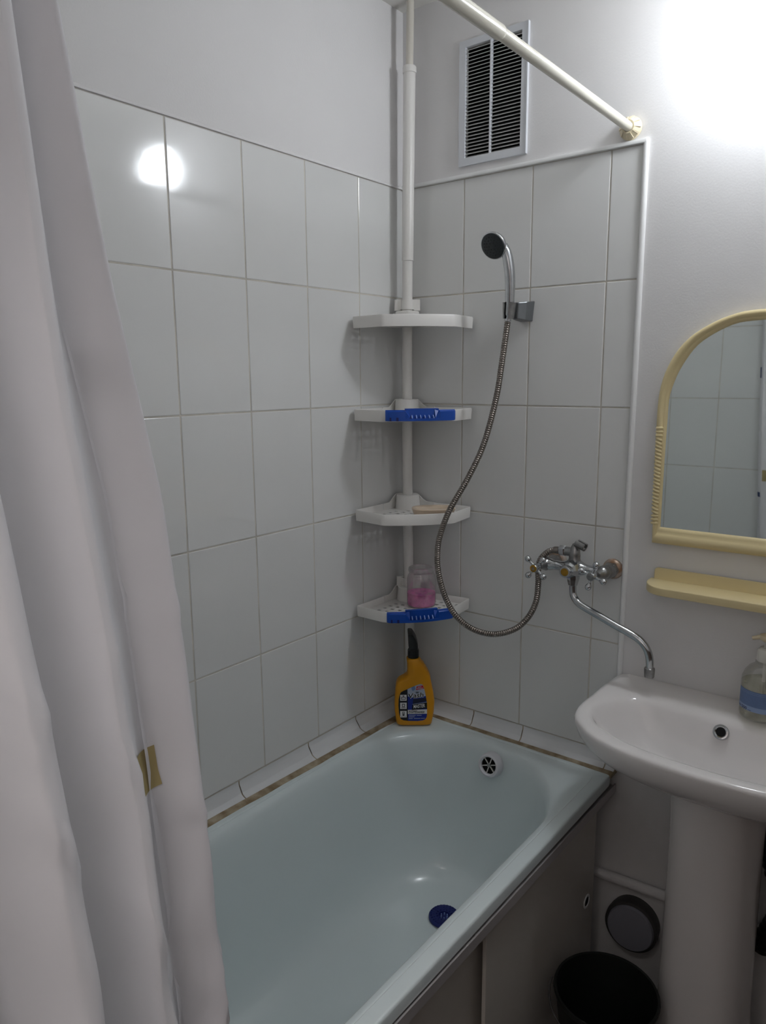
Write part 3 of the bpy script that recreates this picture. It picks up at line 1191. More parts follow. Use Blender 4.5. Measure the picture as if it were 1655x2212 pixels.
patch([(340, 1610), (849, 1598), (848, 1715), (340, 1722)], 2, 'label_field', LABELWHITE, label)
patch([(340, 1722), (848, 1715), (838, 1810), (800, 1865), (740, 1893), (600, 1908), (345, 1903)], 1, 'label_field', LABELBLUE, label)
patch([(465, 1462), (845, 1408), (848, 1570), (445, 1615)], 3, 'label_field', LABELBLACK, label)
patch([(459, 1456), (845, 1398), (845, 1408), (465, 1464)], 4, 'label_field', LABELGREY, label)
for k, (y0, y1) in enumerate([(1205, 1362), (1415, 1582), (1637, 1808)]):
    patch([(138, y0), (308, y0), (308, y1), (138, y1)], 2, 'pictogram', LABELWHITE, label)
LG = mat('label_grey_ink', (0.32, 0.32, 0.33), 0.5)


def frame_patch(x0, y0, x1, y1, w, lvl):
    patch([(x0, y0), (x1, y0), (x1, y0 + w), (x0, y0 + w)], lvl, 'pictogram_line', LG, label)
    patch([(x0, y1 - w), (x1, y1 - w), (x1, y1), (x0, y1)], lvl, 'pictogram_line', LG, label)
    patch([(x0, y0), (x0 + w, y0), (x0 + w, y1), (x0, y1)], lvl, 'pictogram_line', LG, label)
    patch([(x1 - w, y0), (x1, y0), (x1, y1), (x1 - w, y1)], lvl, 'pictogram_line', LG, label)


frame_patch(165, 1265, 285, 1335, 16, 3)
patch([(200, 1225), (250, 1225), (240, 1255), (210, 1255)], 3, 'pictogram_line', LG, label)
frame_patch(185, 1445, 265, 1530, 18, 3)
patch([(165, 1545), (285, 1545), (285, 1560), (165, 1560)], 3, 'pictogram_line', LG, label)
frame_patch(192, 1660, 255, 1710, 14, 3)
patch([(192, 1715), (258, 1715), (245, 1765), (225, 1785), (205, 1765)], 3, 'pictogram_line', LG, label)
patch([(165, 1775), (200, 1775), (200, 1788), (165, 1788)], 3, 'pictogram_line', LG, label)
patch([(250, 1775), (285, 1775), (285, 1788), (250, 1788)], 3, 'pictogram_line', LG, label)


def ltext(s, px, py, hpx, wpx, material, lvl, rotdeg=0.0, shear=0.0, bold=0.0, name='lettering'):
    u, h = lab(px, py)
    size = hpx * 0.08136 / 697.0 / 0.70
    text_mesh(s, size, material, label, name, (u, FR - 0.0006 - 0.00022 * lvl, h), shear=shear, width=wpx * 0.08136 / 735.0, rotl=math.radians(rotdeg), offset=bold * size)


ltext('Vash', 365, 1300, 130, 405, LABELWHITE, 3.0, 6, 0.18, 0.05)
ltext('Vash', 368, 1296, 125, 395, LABELBLACK, 3.6, 6, 0.18, 0.012)
for k in range(5):          # little crown above the name
    t = (k - 2) * 0.45
    x0, y0 = 590 + 62 * math.sin(t) * 0.3, 1165
    x1, y1 = 590 + 75 * math.sin(t), 1165 - 68 * math.cos(t) * (1.0 if k == 2 else 0.85)
    patch([(x0 - 9, y0), (x0 + 9, y0), (x1 + 2, y1), (x1 - 2, y1)], 4, 'crown_ray', LABELBLACK, label)
ltext('MASTER', 490, 1565, 92, 305, LABELWHITE, 4.2, 6, 0.2, 0.02)
ltext('САНТЕХНИКИ', 362, 1702, 50, 415, LABELBLACK, 3.4, 1, 0.0, 0.035)
for (x0, x1, y) in ((365, 590, 1632),):
    patch([(x0, y), (x1, y - 3), (x1, y + 11), (x0, y + 14)], 3, 'fine_print', LG, label)
for (x0, x1, y) in ((365, 550, 1752), (575, 705, 1750), (365, 520, 1792), (365, 470, 1835), (500, 675, 1834), (690, 795, 1832)):
    patch([(x0, y), (x1, y - 2), (x1, y + 12), (x0, y + 14)], 3, 'fine_print', LABELGREY, label)
for (x0, x1, y) in ((600, 700, 1000), (570, 745, 1035)):
    patch([(x0, y), (x1, y - 14), (x1, y), (x0, y + 14)], 4, 'fine_print', LABELGREY, label)

# ------------------------------------------------------------------ vent grille
vent = empty('ventilation_grille', (0.2845, 0, 2.31))
tag(vent, 'white slatted ventilation grille on the wall behind the curtain rod', 'vent')
VO = Vector((0.2845, 0, 2.31))
b = MB()
ox0, ox1, oz0, oz1 = 0.1865, 0.3815, 2.1585, 2.459
for lo, hi in (((ox0, -0.006, oz0), (vx0, 0.001, oz1)), ((vx1, -0.006, oz0), (ox1, 0.001, oz1)), ((vx0, -0.006, oz0), (vx1, 0.001, vz0)), ((vx0, -0.006, vz1), (vx1, 0.001, oz1))):
    b.box(Vector(lo) - VO, Vector(hi) - VO)
b.build('frame', VENTW, vent, smooth=0)
MB().box(Vector((ox1, -0.008, oz0)) - VO, Vector((ox1 + 0.0022, 0.001, oz1)) - VO).build('frame_edge', VENTW, vent, smooth=0)
MB().box(Vector((0.2775, -0.0062, vz0)) - VO, Vector((0.2812, 0.004, vz1)) - VO).build('mullion', VENTW, vent, smooth=0)
db = MB().box(Vector((vx0, 0.05, vz0)) - VO, Vector((vx1, 0.055, vz1)) - VO)
for lo, hi in (((vx0, 0.011, vz0), (vx0 + 0.001, 0.05, vz1)), ((vx1 - 0.001, 0.011, vz0), (vx1, 0.05, vz1)), ((vx0, 0.011, vz0), (vx1, 0.05, vz0 + 0.001)), ((vx0, 0.011, vz1 - 0.001), (vx1, 0.05, vz1))):
    db.box(Vector(lo) - VO, Vector(hi) - VO)
db.build('duct_shade_liner', HOLE_SHADE, vent, smooth=0)  # duct sides and back coloured dark for the shade behind the slats
NS = 31
pitch = (vz1 - vz0) / NS
sl = None
for i in range(NS):
    z = vz0 + pitch * (i + 0.5)
    if sl is None:
        bb = MB()
        L_ = (vx1 - vx0) / 2
        bb.loft([[(x, -0.0045, -0.0046), (x, -0.0050, -0.0034), (x, 0.0085, 0.0036), (x, 0.0090, 0.0026)] for x in (-L_, L_)])
        sl = bb.build('slat', VENTSLAT, vent, smooth=0)
        sl.location = Vector(((vx0 + vx1) / 2, 0.001, z)) - VO
    else:
        inst(sl, 'slat', vent, Vector(((vx0 + vx1) / 2, 0.001, z)) - VO)

# ------------------------------------------------------------------ curtain rod
rod = empty('curtain_rod', (0.645, 0, 2.166))
tag(rod, 'cream enamelled telescopic shower curtain rod above the bathtub', 'curtain rod')
ROD = Vector((0.645, 0, 2.166))


def rodp(y):
    return Vector((0, y, 0.006 * min(1, -y / 0.6)))


b = MB()
b.tube([rodp(-0.012), rodp(-0.3), rodp(-0.62)], 0.0106, 28)
b.build('inner_tube', RODM, rod, smooth=60)
b = MB()
b.tube([rodp(-0.600), rodp(-0.602), rodp(-0.606), rodp(-1.0), rodp(-1.63)], [0.0108, 0.0118, 0.0124, 0.0126, 0.0126], 28)
b.build('outer_tube', RODM, rod, smooth=60)
for yy, sg in ((0.0, -1), (REAR_Y, 1)):
    Mr = axis_matrix((0, yy, 0 if sg < 0 else 0.006), (0, sg, 0), (1, 0, 0))
    b = MB()
    b.lathe([(0.0255, 0.0), (0.0255, 0.004), (0.0225, 0.007), (0.0155, 0.017), (0.0145, 0.020), (0.0112, 0.020), (0.0112, 0.016)], 40, Mr)
    fl = b.build('flange', CREAMD, rod, smooth=40)
    for k in range(10):
        Mk = Mr @ Matrix.Rotation(k * PI / 5, 4, 'Z')
        rb = MB()
        rb.add([(0.0135, -0.0016, 0.0185), (0.0135, 0.0016, 0.0185), (0.0245, 0.0028, 0.0065), (0.0245, -0.0028, 0.0065), (0.0142, -0.0012, 0.021), (0.0142, 0.0012, 0.021), (0.0252, 0.0022, 0.0085), (0.0252, -0.0022, 0.0085)],
               [(0, 1, 2, 3), (4, 5, 6, 7), (0, 1, 5, 4), (1, 2, 6, 5), (2, 3, 7, 6), (3, 0, 4, 7)], Mk)
        rb.build('flange_rib', CREAMD, fl, smooth=0)

# ------------------------------------------------------------------ shower curtain
curtain = empty('shower_curtain', (0.66, -1.45, 0.16))
tag(curtain, 'white cloth shower curtain with scattered square prints, gathered on the rod', 'curtain')
CO = Vector((0.66, -1.45, 0.16))
ZS = [0.70, 0.80, 0.90, 1.0, 1.1, 1.2, 1.3, 1.4, 1.5, 1.6, 1.7, 1.8, 1.9, 2.0]
YE = [-1.3326, -1.3325, -1.3323, -1.33, -1.3318, -1.3352, -1.3372, -1.3414, -1.3472, -1.362, -1.3772, -1.3885, -1.398, -1.4077]
YB = [-1.3999, -1.4044, -1.4089, -1.4136, -1.4177, -1.419, -1.4284, -1.4332, -1.442, -1.4505, -1.4547, -1.4573, -1.4606, -1.4631]
YC = [-1.4959, -1.4988, -1.5016, -1.5045, -1.5065, -1.5105, -1.5169, -1.5261, -1.5336, -1.5419, -1.5502, -1.5585, -1.5667, -1.575]


def zin(tab, z):
    if z <= ZS[0]:
        return tab[0]
    if z >= ZS[-1]:
        return tab[-1] + (tab[-1] - tab[-3]) / (ZS[-1] - ZS[-3]) * (z - ZS[-1]) * 0.6
    for i in range(len(ZS) - 1):
        if z <= ZS[i + 1]:
            t = (z - ZS[i]) / (ZS[i + 1] - ZS[i])
            return tab[i] * (1 - t) + tab[i + 1] * t


def curtain_plan(z):
    e, bq, c = zin(YE, z), zin(YB, z), zin(YC, z)
    k = min(1.0, max(0.0, (2.12 - z) / 0.9))      # folds open further down
    sx = 0.065 * (2.15 - z)      # hangs slanting outwards, outside the tub rim
    d = e - bq
    d2 = bq - c
    w = 0.35 + 0.65 * k
    pts = [
        (0.644, e - 0.055),
        (0.637, e - 0.040),
        (0.640, e - 0.022),
        (0.647, e - 0.008),
        (0.652, e - 0.002),
        (0.655, e + 0.0),
        (0.656, e - 0.006),
        (0.650 - 0.002 * w, e - 0.30 * d),
        (0.646 - 0.006 * w, e - 0.62 * d),
        (0.654, bq + 0.16 * d),
        (0.669, bq + 0.010),
        (0.672, bq + 0.0012),
        (0.668, bq - 0.006),
        (0.646 - 0.004 * w, bq - 0.28 * d2),
        (0.636 - 0.008 * w, bq - 0.60 * d2),
        (0.660, c + 0.16 * d2),
        (0.692, c + 0.016),
        (0.700, c + 0.002),
        (0.695, c - 0.010),
        (0.666, c - 0.035),
        (0.652, c - 0.055),
        (0.682, c - 0.075)]
    out = []
    for (x, y) in pts:
        out.append((x + sx, max(y, REAR_Y + 0.012)))
    return out


ZROWS = 96
grid = []
for j in range(ZROWS + 1):
    z = 0.17 + (2.150 - 0.17) * j / ZROWS
    pl = catmull([(x, y, z) for x, y in curtain_plan(z)], 7)
    row = []
    for i, p in enumerate(pl):
        u = i / (len(pl) - 1)
        low = max(0.0, min(1.0, (1.5 - z) / 0.7))
        wr = 0.0022 * low * (math.sin(21 * z + 9 * u * PI + 1.7 * math.sin(7 * z)) + 0.6 * math.sin(47 * z - 23 * u + 2.0 * math.sin(13 * u)))
        # a few diagonal creases in the lower cloth
        for (zc, sl_, amp, wd) in ((1.22, 0.35, 0.0030, 0.010), (1.02, 0.55, 0.0035, 0.012), (1.37, -0.10, 0.0022, 0.008), (0.93, -0.3, 0.0028, 0.010)):
            dd = (z - zc - sl_ * (u - 0.42))
            wr += amp * math.exp(-(dd / wd) ** 2)
        row.append(Vector((p.x + wr, p.y + 0.3 * wr, p.z)))
    grid.append(row)
NU = len(grid[0])
b = MB()
b.add([p - CO for r in grid for p in r], [(j * NU + i, j * NU + i + 1, (j + 1) * NU + i + 1, (j + 1) * NU + i) for j in range(ZROWS) for i in range(NU - 1)])
b.build('cloth', CLOTH, curtain, smooth=0, fix=False).data.shade_smooth()


def cloth_point(u, z):
    fj = (z - 0.17) / (2.150 - 0.17) * ZROWS
    j = max(0, min(ZROWS - 1, int(fj)))
    tj = fj - j
    fi = u * (NU - 1)
    i = max(0, min(NU - 2, int(fi)))
    ti = fi - i
    a = grid[j][i].lerp(grid[j][i + 1], ti)
    c = grid[j + 1][i].lerp(grid[j + 1][i + 1], ti)
    return a.lerp(c, tj)


def cloth_square(uc, zc, size, material, side=1, n=18, skew=0.0):
    # walk along u to cover the wanted width
    du = 1e-3
    p0 = cloth_point(uc, zc)
    us = [uc]
    def walk(sgn, dist):
        u, acc, last = uc, 0.0, p0
        while acc < dist and 0 < u < 1:
            u += sgn * du
            q = cloth_point(u, zc)
            acc += (q - last).length
            last = q
        return u
    u0, u1 = walk(-1, size / 2), walk(1, size / 2)
    vs = []
    for j in range(n + 1):
        for i in range(n + 1):
            u = u0 + (u1 - u0) * i / n
            z = zc - size / 2 + size * j / n + skew * (i / n - 0.5)
            p = cloth_point(u, z)
            t1 = cloth_point(min(1, u + 0.002), z) - cloth_point(max(0, u - 0.002), z)
            t2 = cloth_point(u, z + 0.004) - cloth_point(u, z - 0.004)
            nn = t1.cross(t2).normalized()
            vs.append(p + nn * 0.0016 * side - CO)
    bb = MB()
    bb.add(vs, [(j * (n + 1) + i, j * (n + 1) + i + 1, (j + 1) * (n + 1) + i + 1, (j + 1) * (n + 1) + i) for j in range(n) for i in range(n)])
    o = bb.build('printed_square', material, curtain, smooth=0, fix=False)
    o.data.shade_smooth()
    return o


def u_of(idx):
    return idx / 21.0


for sd in (1, -1):
    cloth_square(u_of(8.38), 1.226, 0.043, CLOTH_OLIVE, sd, skew=-0.004)
    cloth_square(u_of(1.6), 1.62, 0.040, CLOTH_BLUE, sd)
    cloth_square(u_of(2.9), 1.160, 0.018, CLOTH_BLUE, sd)
for k in range(6):
    z = 2.150
    u = (0.12 + 0.15 * k)
    p = cloth_point(min(u, 0.995), 2.149)
    rr = [(0.022 * math.cos(2 * PI * i / 20), 0, 0.022 * math.sin(2 * PI * i / 20)) for i in range(21)]
    bb = MB()
    bb.tube([Vector(q) + Vector((0.645, p.y, 2.166)) - CO for q in rr], 0.0018, 8, cap=False)
    bb.build('curtain_ring', PLASTIC, curtain, smooth=60)

# ------------------------------------------------------------------ bath mixer tap
fau = empty('bath_mixer_tap', (0.578, 0, 1.137))
tag(fau, 'chrome two handle wall mixer tap with long swivel spout', 'faucet')
FO = Vector((0.578, 0, 1.137))


def F(x, y, z):
    return Vector((x, y, z)) - FO


ZB, YBD = 1.141, -0.070
for xf in (0.503, 0.653):
    Mx = axis_matrix(F(xf, 0, 1.137), (0, -1, 0), (1, 0, 0))
    MB().lathe([(0.026, 0.0), (0.026, 0.003), (0.024, 0.006), (0.021, 0.010), (0.016, 0.012), (0.0, 0.012)], 32, Mx).build('wall_flange', RUST, fau)
    MB().lathe([(0.0195, 0.010), (0.0205, 0.013), (0.0205, 0.020), (0.0185, 0.024)], 6, Mx).build('union_nut', CHROMED, fau, smooth=20)
    MB().lathe([(0.0175, 0.020), (0.0175, 0.046), (0.015, 0.053), (0.012, 0.056)], 28, Mx).build('union', CHROMED, fau)
b = MB()
Mb = axis_matrix(F(0.493, YBD + 0.004, ZB), (1, 0, 0), (0, 0, 1))
b.lathe([(0.0105, 0.0), (0.0150, 0.004), (0.0155, 0.022), (0.0125, 0.028), (0.0125, 0.050), (0.0165, 0.062), (0.0215, 0.072), (0.0235, 0.085), (0.0215, 0.098), (0.0165, 0.108), (0.0125, 0.120), (0.0125, 0.142), (0.0155, 0.148), (0.0150, 0.166), (0.0105, 0.170)], 32, Mb)
b.build('body', CHROME, fau)
for xf in (0.503, 0.653):   # valve bonnets out to the handles
    Mx = axis_matrix(F(xf, YBD + 0.012, ZB), (-0.06 if xf < 0.55 else -0.05, -1, 0.0), (1, 0, 0))
    MB().lathe([(0.0165, 0.0), (0.0165, 0.016), (0.0145, 0.019), (0.0120, 0.022), (0.0100, 0.034), (0.0075, 0.040)], 28, Mx).build('valve_bonnet', CHROMED, fau)


def cross_handle(x, y, z, rot, capmat, label):
    h = empty('cross_handle', F(x, y, z))
    h.parent = fau
    h.scale = (1.17, 1.17, 1.17)
    Mh = axis_matrix((0, 0, 0), (-0.05, -1, 0.0), (1, 0, 0))
    MB().lathe([(0.0075, -0.010), (0.0085, -0.004), (0.0090, 0.003), (0.0090, 0.010), (0.0078, 0.012)], 24, Mh).build('hub', CHROME, h)
    cap = MB().lathe([(0.0078, 0.0105), (0.0078, 0.0132), (0.0060, 0.0140), (0.0, 0.0140)], 24, Mh).build('hub_cap', capmat, h)
    MB().lathe([(0.0015, 0.0139), (0.0035, 0.0146), (0.0030, 0.0141), (0.0012, 0.0143)], 12, Mh, cap=False).build('cap_mark', CHROMED, cap)
    for k in range(4):
        a = rot + k * PI / 2
        M_ = Mh @ Matrix.Rotation(a, 4, 'Z') @ Matrix.Translation((0, 0, 0.003)) @ Matrix.Rotation(PI / 2, 4, 'Y')
        MB().lathe([(0.0036, 0.006), (0.0030, 0.014), (0.0034, 0.019), (0.0052, 0.0205), (0.0068, 0.0245), (0.0064, 0.0285), (0.0042, 0.0315), (0.0, 0.0325)], 16, M_).build('handle_arm', CHROME, h, smooth=60)
    return h


cross_handle(0.496, -0.110, 1.139, PI / 4 + 0.06, GOLD, 'left')
cross_handle(0.645, -0.110, 1.141, PI / 2 - 0.30, CHROMED, 'right')
# diverter in the centre
Md = axis_matrix(F(0.580, YBD - 0.010, ZB + 0.002), (0.02, -1, 0.02), (1, 0, 0)) @ Matrix.Diagonal((1.15, 1.15, 1.0, 1.0))
dv = MB().lathe([(0.0195, 0.0), (0.0195, 0.010), (0.0155, 0.020), (0.0120, 0.027), (0.0115, 0.034), (0.0125, 0.038), (0.0125, 0.047), (0.0110, 0.049)], 8, Md).build('diverter_knob', CHROME, fau, smooth=20)
MB().lathe([(0.0120, 0.036), (0.0128, 0.038), (0.0128, 0.047), (0.0115, 0.0495), (0.0085, 0.0495)], 32, Md, cap=False).build('knob_ring', CHROME, dv)
MB().lathe([(0.0086, 0.0470), (0.0086, 0.0490), (0.0050, 0.0500), (0.0, 0.0500)], 28, Md, cap=False).build('knob_cap', GOLD, dv)
# riser with hose outlet and cradle
b = MB()
b.lathe([(0.0155, 0.0), (0.0155, 0.004), (0.0142, 0.007), (0.0145, 0.018), (0.0130, 0.030), (0.0085, 0.040), (0.0055, 0.046)], 28, Matrix.Translation(F(0.578, YBD + 0.004, ZB + 0.017)))
Mo2 = axis_matrix(F(0.578, YBD + 0.004, 1.1815), (-1, 0, 0), (0, 0, 1))
b.lathe([(0.0118, 0.0), (0.0118, 0.024), (0.0110, 0.0255), (0.0110, 0.029)], 28, Mo2)
b.build('riser', CHROMED, fau)
b = MB()
b.tube(catmull([F(0.579, YBD + 0.004, 1.190), F(0.5805, YBD + 0.002, 1.199), F(0.586, YBD, 1.205)], 5), [0.0065] * 11, 16)
cr = b.build('cradle_arm', CHROMED, fau, smooth=60)
Mc = axis_matrix(F(0.584, YBD - 0.001, 1.207), (0.90, -0.15, -0.28), (0, 0, 1))
b = MB()
seg = 20
ring_o, ring_i = [], []
r_o, r_i = 0.0105, 0.0075
rings = []
for h in (0.0, 0.026):
    pts = []
    for k in range(seg + 1):
        a = 0.55 + (2 * PI - 1.1) * k / seg
        pts.append((r_o * math.cos(a), r_o * math.sin(a), h))
    for k in range(seg, -1, -1):
        a = 0.55 + (2 * PI - 1.1) * k / seg
        pts.append((r_i * math.cos(a), r_i * math.sin(a), h))
    rings.append(pts)
b.loft(rings, Mc)
b.build('cradle_fork', CHROMED, cr, smooth=40)
# spout
MB().lathe([(0.0120, 0.012), (0.0165, 0.006), (0.0170, -0.004), (0.0150, -0.010), (0.0120, -0.022), (0.0100, -0.024)], 8, Matrix.Translation(F(0.578, YBD, 1.121))).build('spout_nut', CHROME, fau, smooth=20)
sp = catmull([F(0.578, YBD, 1.108), F(0.578, YBD, 1.092), F(0.5805, YBD - 0.001, 1.074), F(0.590, YBD - 0.003, 1.060), F(0.609, YBD - 0.006, 1.0495), F(0.652, -0.078, 1.034), F(0.695, -0.080, 1.0185), F(0.738, -0.080, 1.003), F(0.757, -0.080, 0.993), F(0.771, -0.080, 0.979), F(0.779, -0.080, 0.962), F(0.782, -0.080, 0.944), F(0.7825, -0.080, 0.926)], 6)
spout = MB().tube(sp, 0.0092, 22).build('spout', CHROME, fau, smooth=70)
MB().lathe([(0.0100, 0.024), (0.0122, 0.022), (0.0125, 0.018), (0.0118, 0.002), (0.0110, 0.0), (0.0085, 0.0), (0.0085, 0.004), (0.0, 0.004)], 24, Matrix.Translation(F(0.7825, -0.080, 0.9085))).build('aerator', CHROMED, spout)

# ------------------------------------------------------------------ shower hose, handset, holder
hose = empty('shower_hose', (0.5405, -0.062, 1.1789))
tag(hose, 'ribbed steel shower hose hanging in a loop from handset to tap', 'hose')
HO = Vector((0.5405, -0.062, 1.1789))
hp = [(0.3738, -0.062, 1.7499), (0.3674, -0.075, 1.6524), (0.3634, -0.095, 1.5598), (0.3495, -0.13, 1.4438), (0.321, -0.16, 1.3557), (0.2849, -0.19, 1.272), (0.2634, -0.2, 1.2038), (0.2599, -0.205, 1.1547), (0.2645, -0.205, 1.1056), (0.2853, -0.205, 1.0463), (0.3155, -0.2, 1.0004), (0.353, -0.18, 0.9672), (0.4009, -0.155, 0.9551), (0.4476, -0.13, 0.9704), (0.476, -0.11, 1.0019), (0.4907, -0.095, 1.0442), (0.4907, -0.085, 1.0911), (0.4861, -0.078, 1.1256), (0.4879, -0.070, 1.1511), (0.5080, -0.066, 1.1735), (0.5310, -0.066, 1.1805)]
fine = catmull(hp, 40)
# resample by arc length, ring profile
acc = [0.0]
for i in range(1, len(fine)):
    acc.append(acc[-1] + (fine[i] - fine[i - 1]).length)
total = acc[-1]
pitch = 0.0056
n = int(total / pitch)
pts, rad = [], []
j = 0
for k in range(n):
    for (o_, r) in ((0.0, 0.0066), (0.14, 0.0074), (0.34, 0.0079), (0.66, 0.0079), (0.86, 0.0074)):
        s = min(total - 1e-6, (k + o_) * pitch)
        while acc[j + 1] < s:
            j += 1
        t = (s - acc[j]) / (acc[j + 1] - acc[j])
        pts.append(fine[j].lerp(fine[j + 1], t) - HO)
        rad.append(r)
MB().tube(pts, rad, 12).build('corrugated_hose', HOSEM, hose, smooth=35)
Mn = axis_matrix(Vector((0.5515, -0.066, 1.1815)) - HO, (-1, 0, -0.05), (0, 0, 1))
MB().lathe([(0.0120, -0.004), (0.0138, 0.0), (0.0138, 0.012), (0.0110, 0.015)], 6, Mn).build('hose_nut', CHROME, hose, smooth=20)
MB().lathe([(0.0095, 0.014), (0.0090, 0.026), (0.0080, 0.030)], 20, Mn).build('hose_ferrule', HOSEM, hose)

hs = empty('hand_shower', (0.3738, -0.062, 1.75))
tag(hs, 'chrome hand shower with dark round spray face in wall holder', 'shower head')
SH = Vector((0.3738, -0.062, 1.75))
path = catmull([Vector(p) - SH for p in ((0.3740, -0.062, 1.752), (0.3775, -0.064, 1.775), (0.3815, -0.068, 1.805), (0.3850, -0.075, 1.850), (0.3845, -0.082, 1.885), (0.3800, -0.087, 1.912), (0.3720, -0.090, 1.930))], 6)
nr = len(path)
rad = []
for i in range(nr):
    t = i / (nr - 1)
    if t < 0.10:
        r = 0.0085
    elif t < 0.30:
        r = 0.0115
    else:
        r = 0.0118 + 0.0012 * math.sin((t - 0.3) / 0.7 * PI)
    rad.append(r)
MB().tube(path, rad, 24).build('handle', CHROME, hs, smooth=70)
nrm = Vector((-0.06, -0.88, -0.46)).normalized()
Mh = axis_matrix(Vector((0.3545, -0.103, 1.932)) - SH, nrm, (1, 0, 0))
hd = MB().lathe([(0.0, -0.024), (0.012, -0.023), (0.022, -0.018), (0.029, -0.009), (0.0335, 0.0), (0.0345, 0.004), (0.0335, 0.007), (0.0318, 0.0075)], 44, Mh, cap=False).build('head', CHROME, hs, smooth=60)
MB().lathe([(0.0322, 0.0045), (0.0318, 0.0078), (0.0300, 0.0092), (0.0, 0.0105)], 44, Mh, cap=False).build('spray_face', DARKFACE, hd, smooth=60)
for rr, nn in ((0.009, 6), (0.016, 12), (0.023, 18)):
    for k in range(nn):
        a = 2 * PI * k / nn
        MB().lathe([(0.0011, 0.0095), (0.0008, 0.0118), (0.0, 0.0118)], 6, Mh @ Matrix.Translation((rr * math.cos(a), rr * math.sin(a), -0.0004 - 0.0009 * rr / 0.03))).build('nozzle', BLACKP, hd)

hold = empty('shower_holder', (0.392, 0, 1.777))
tag(hold, 'grey chrome wall bracket clipped round the hand shower handle', 'bracket')
WO = Vector((0.392, 0, 1.777))
b = MB()
b.loft([[Vector(p) - WO for p in r] for r in (
    [(0.376, 0.0, 1.752), (0.412, 0.0, 1.752), (0.417, 0.0, 1.802), (0.376, 0.0, 1.802)],
    [(0.378, -0.030, 1.754), (0.406, -0.030, 1.754), (0.410, -0.030, 1.799), (0.378, -0.030, 1.799)],
    [(0.377, -0.048, 1.757), (0.394, -0.048, 1.757), (0.396, -0.048, 1.797), (0.377, -0.048, 1.797)])])
b.build('wall_block', mat('grey_chrome_plastic', (0.46, 0.47, 0.48), 0.3, metal=0.5), hold, smooth=0, bevel=0.002)
Mc = axis_matrix(Vector((0.3765, -0.0635, 1.757)) - WO, (0.10, -0.06, 1.0), (1, 0, 0))
b = MB()
rings = []
for (h, ro) in ((0.0, 0.0145), (0.040, 0.0175)):
    pts = []
    for k in range(25):
        a = -PI / 2 + 0.42 + (2 * PI - 0.84) * k / 24
        pts.append((ro * math.cos(a), ro * math.sin(a), h))
    for k in range(24, -1, -1):
        a = -PI / 2 + 0.42 + (2 * PI - 0.84) * k / 24
        pts.append(((ro - 0.0032) * math.cos(a), (ro - 0.0032) * math.sin(a), h))
    rings.append(pts)
b.loft(rings, Mc)
b.build('clip_ring', CHROMED, hold, smooth=40)

# ------------------------------------------------------------------ mirror
mir = empty('arched_mirror', (0.962, 0, 1.22))
tag(mir, 'arched wall mirror in a cream plastic frame with rope moulding', 'mirror')
MO = Vector((0.962, 0, 1.22))
MC = 0.962
inner_l = [(0.7645, 1.2575), (0.7650, 1.4112), (0.7661, 1.4979), (0.7675, 1.5602), (0.7751, 1.5935), (0.7894, 1.6298), (0.8179, 1.6743), (0.8506, 1.7004), (0.8917, 1.7206), (0.9205, 1.7267), (0.962, 1.7285)]
outer_l = [(0.7490, 1.2190), (0.7450, 1.4112), (0.7440, 1.5265), (0.7473, 1.5803), (0.7585, 1.6239), (0.7816, 1.6691), (0.8147, 1.7036), (0.8626, 1.7312), (0.9058, 1.7455), (0.935, 1.7495), (0.962, 1.7503)]


def resample(pts, n):
    f_ = catmull([(x, z, 0) for x, z in pts], 12)
    a = [0.0]
    for i in range(1, len(f_)):
        a.append(a[-1] + (f_[i] - f_[i - 1]).length)
    out = []
    j = 0
    for k in range(n):
        s = a[-1] * k / (n - 1)
        while j < len(a) - 2 and a[j + 1] < s:
            j += 1
        t = (s - a[j]) / max(1e-9, a[j + 1] - a[j])
        p = f_[j].lerp(f_[j + 1], min(1, t))
        out.append((p.x, p.y))
    return out


NM = 44
il = resample(inner_l, NM)
ol = resample(outer_l, NM)
icurve = il + [(2 * MC - x, z) for x, z in reversed(il[:-1])]
ocurve = ol + [(2 * MC - x, z) for x, z in reversed(ol[:-1])]
# closed loops: arch + bottom edge
nb = 12
ib = [(icurve[-1][0] + (icurve[0][0] - icurve[-1][0]) * k / nb, 1.2575) for k in range(1, nb)]
ob = [(ocurve[-1][0] + (ocurve[0][0] - ocurve[-1][0]) * k / nb, 1.2190) for k in range(1, nb)]
IL = icurve + ib
OL = ocurve + ob


def mr(t, y):
    return [Vector((o_[0] + (i_[0] - o_[0]) * t, y, o_[1] + (i_[1] - o_[1]) * t)) - MO for o_, i_ in zip(OL, IL)]


b = MB()
b.loft([mr(0.0, -0.0005), mr(0.0, -0.012), mr(0.06, -0.0155), mr(0.22, -0.0185), mr(0.42, -0.0185), mr(0.60, -0.0155), mr(0.66, -0.013), mr(0.80, -0.0125), mr(0.93, -0.0105), mr(1.0, -0.0065), mr(1.03, -0.004)], cap0=False, cap1=False)
b.build('frame', CREAM, mir, smooth=50)
b = MB()
gl = [Vector((x, -0.0055, z)) - MO for x, z in IL]
gl_in = [Vector((MC + (x - MC) * 1.0, -0.0025, z)) - MO for x, z in IL]
b.loft([gl_in, gl])
b.build('mirror_glass', MIRROR, mir, smooth=0)
for sgn in (1, -1):
    b = MB()
    nrib = 27
    for k in range(nrib):
        z = 1.268 + (1.493 - 1.268) * k / (nrib - 1)
        x = 0.7525 if sgn > 0 else 2 * MC - 0.7525
        tilt = 0.45 * sgn if 2 < k < nrib - 3 else 0.0
        M_ = Matrix.Translation(Vector((x, -0.0150, z)) - MO) @ Matrix.Rotation(tilt, 4, 'Y')
        b.sphere((0, 0, 0), 1.0, 12, 8, M_ @ Matrix.Diagonal((0.0092, 0.0058, 0.0041, 1)))
    o = b.build('rope_moulding', CREAM, mir, smooth=60)

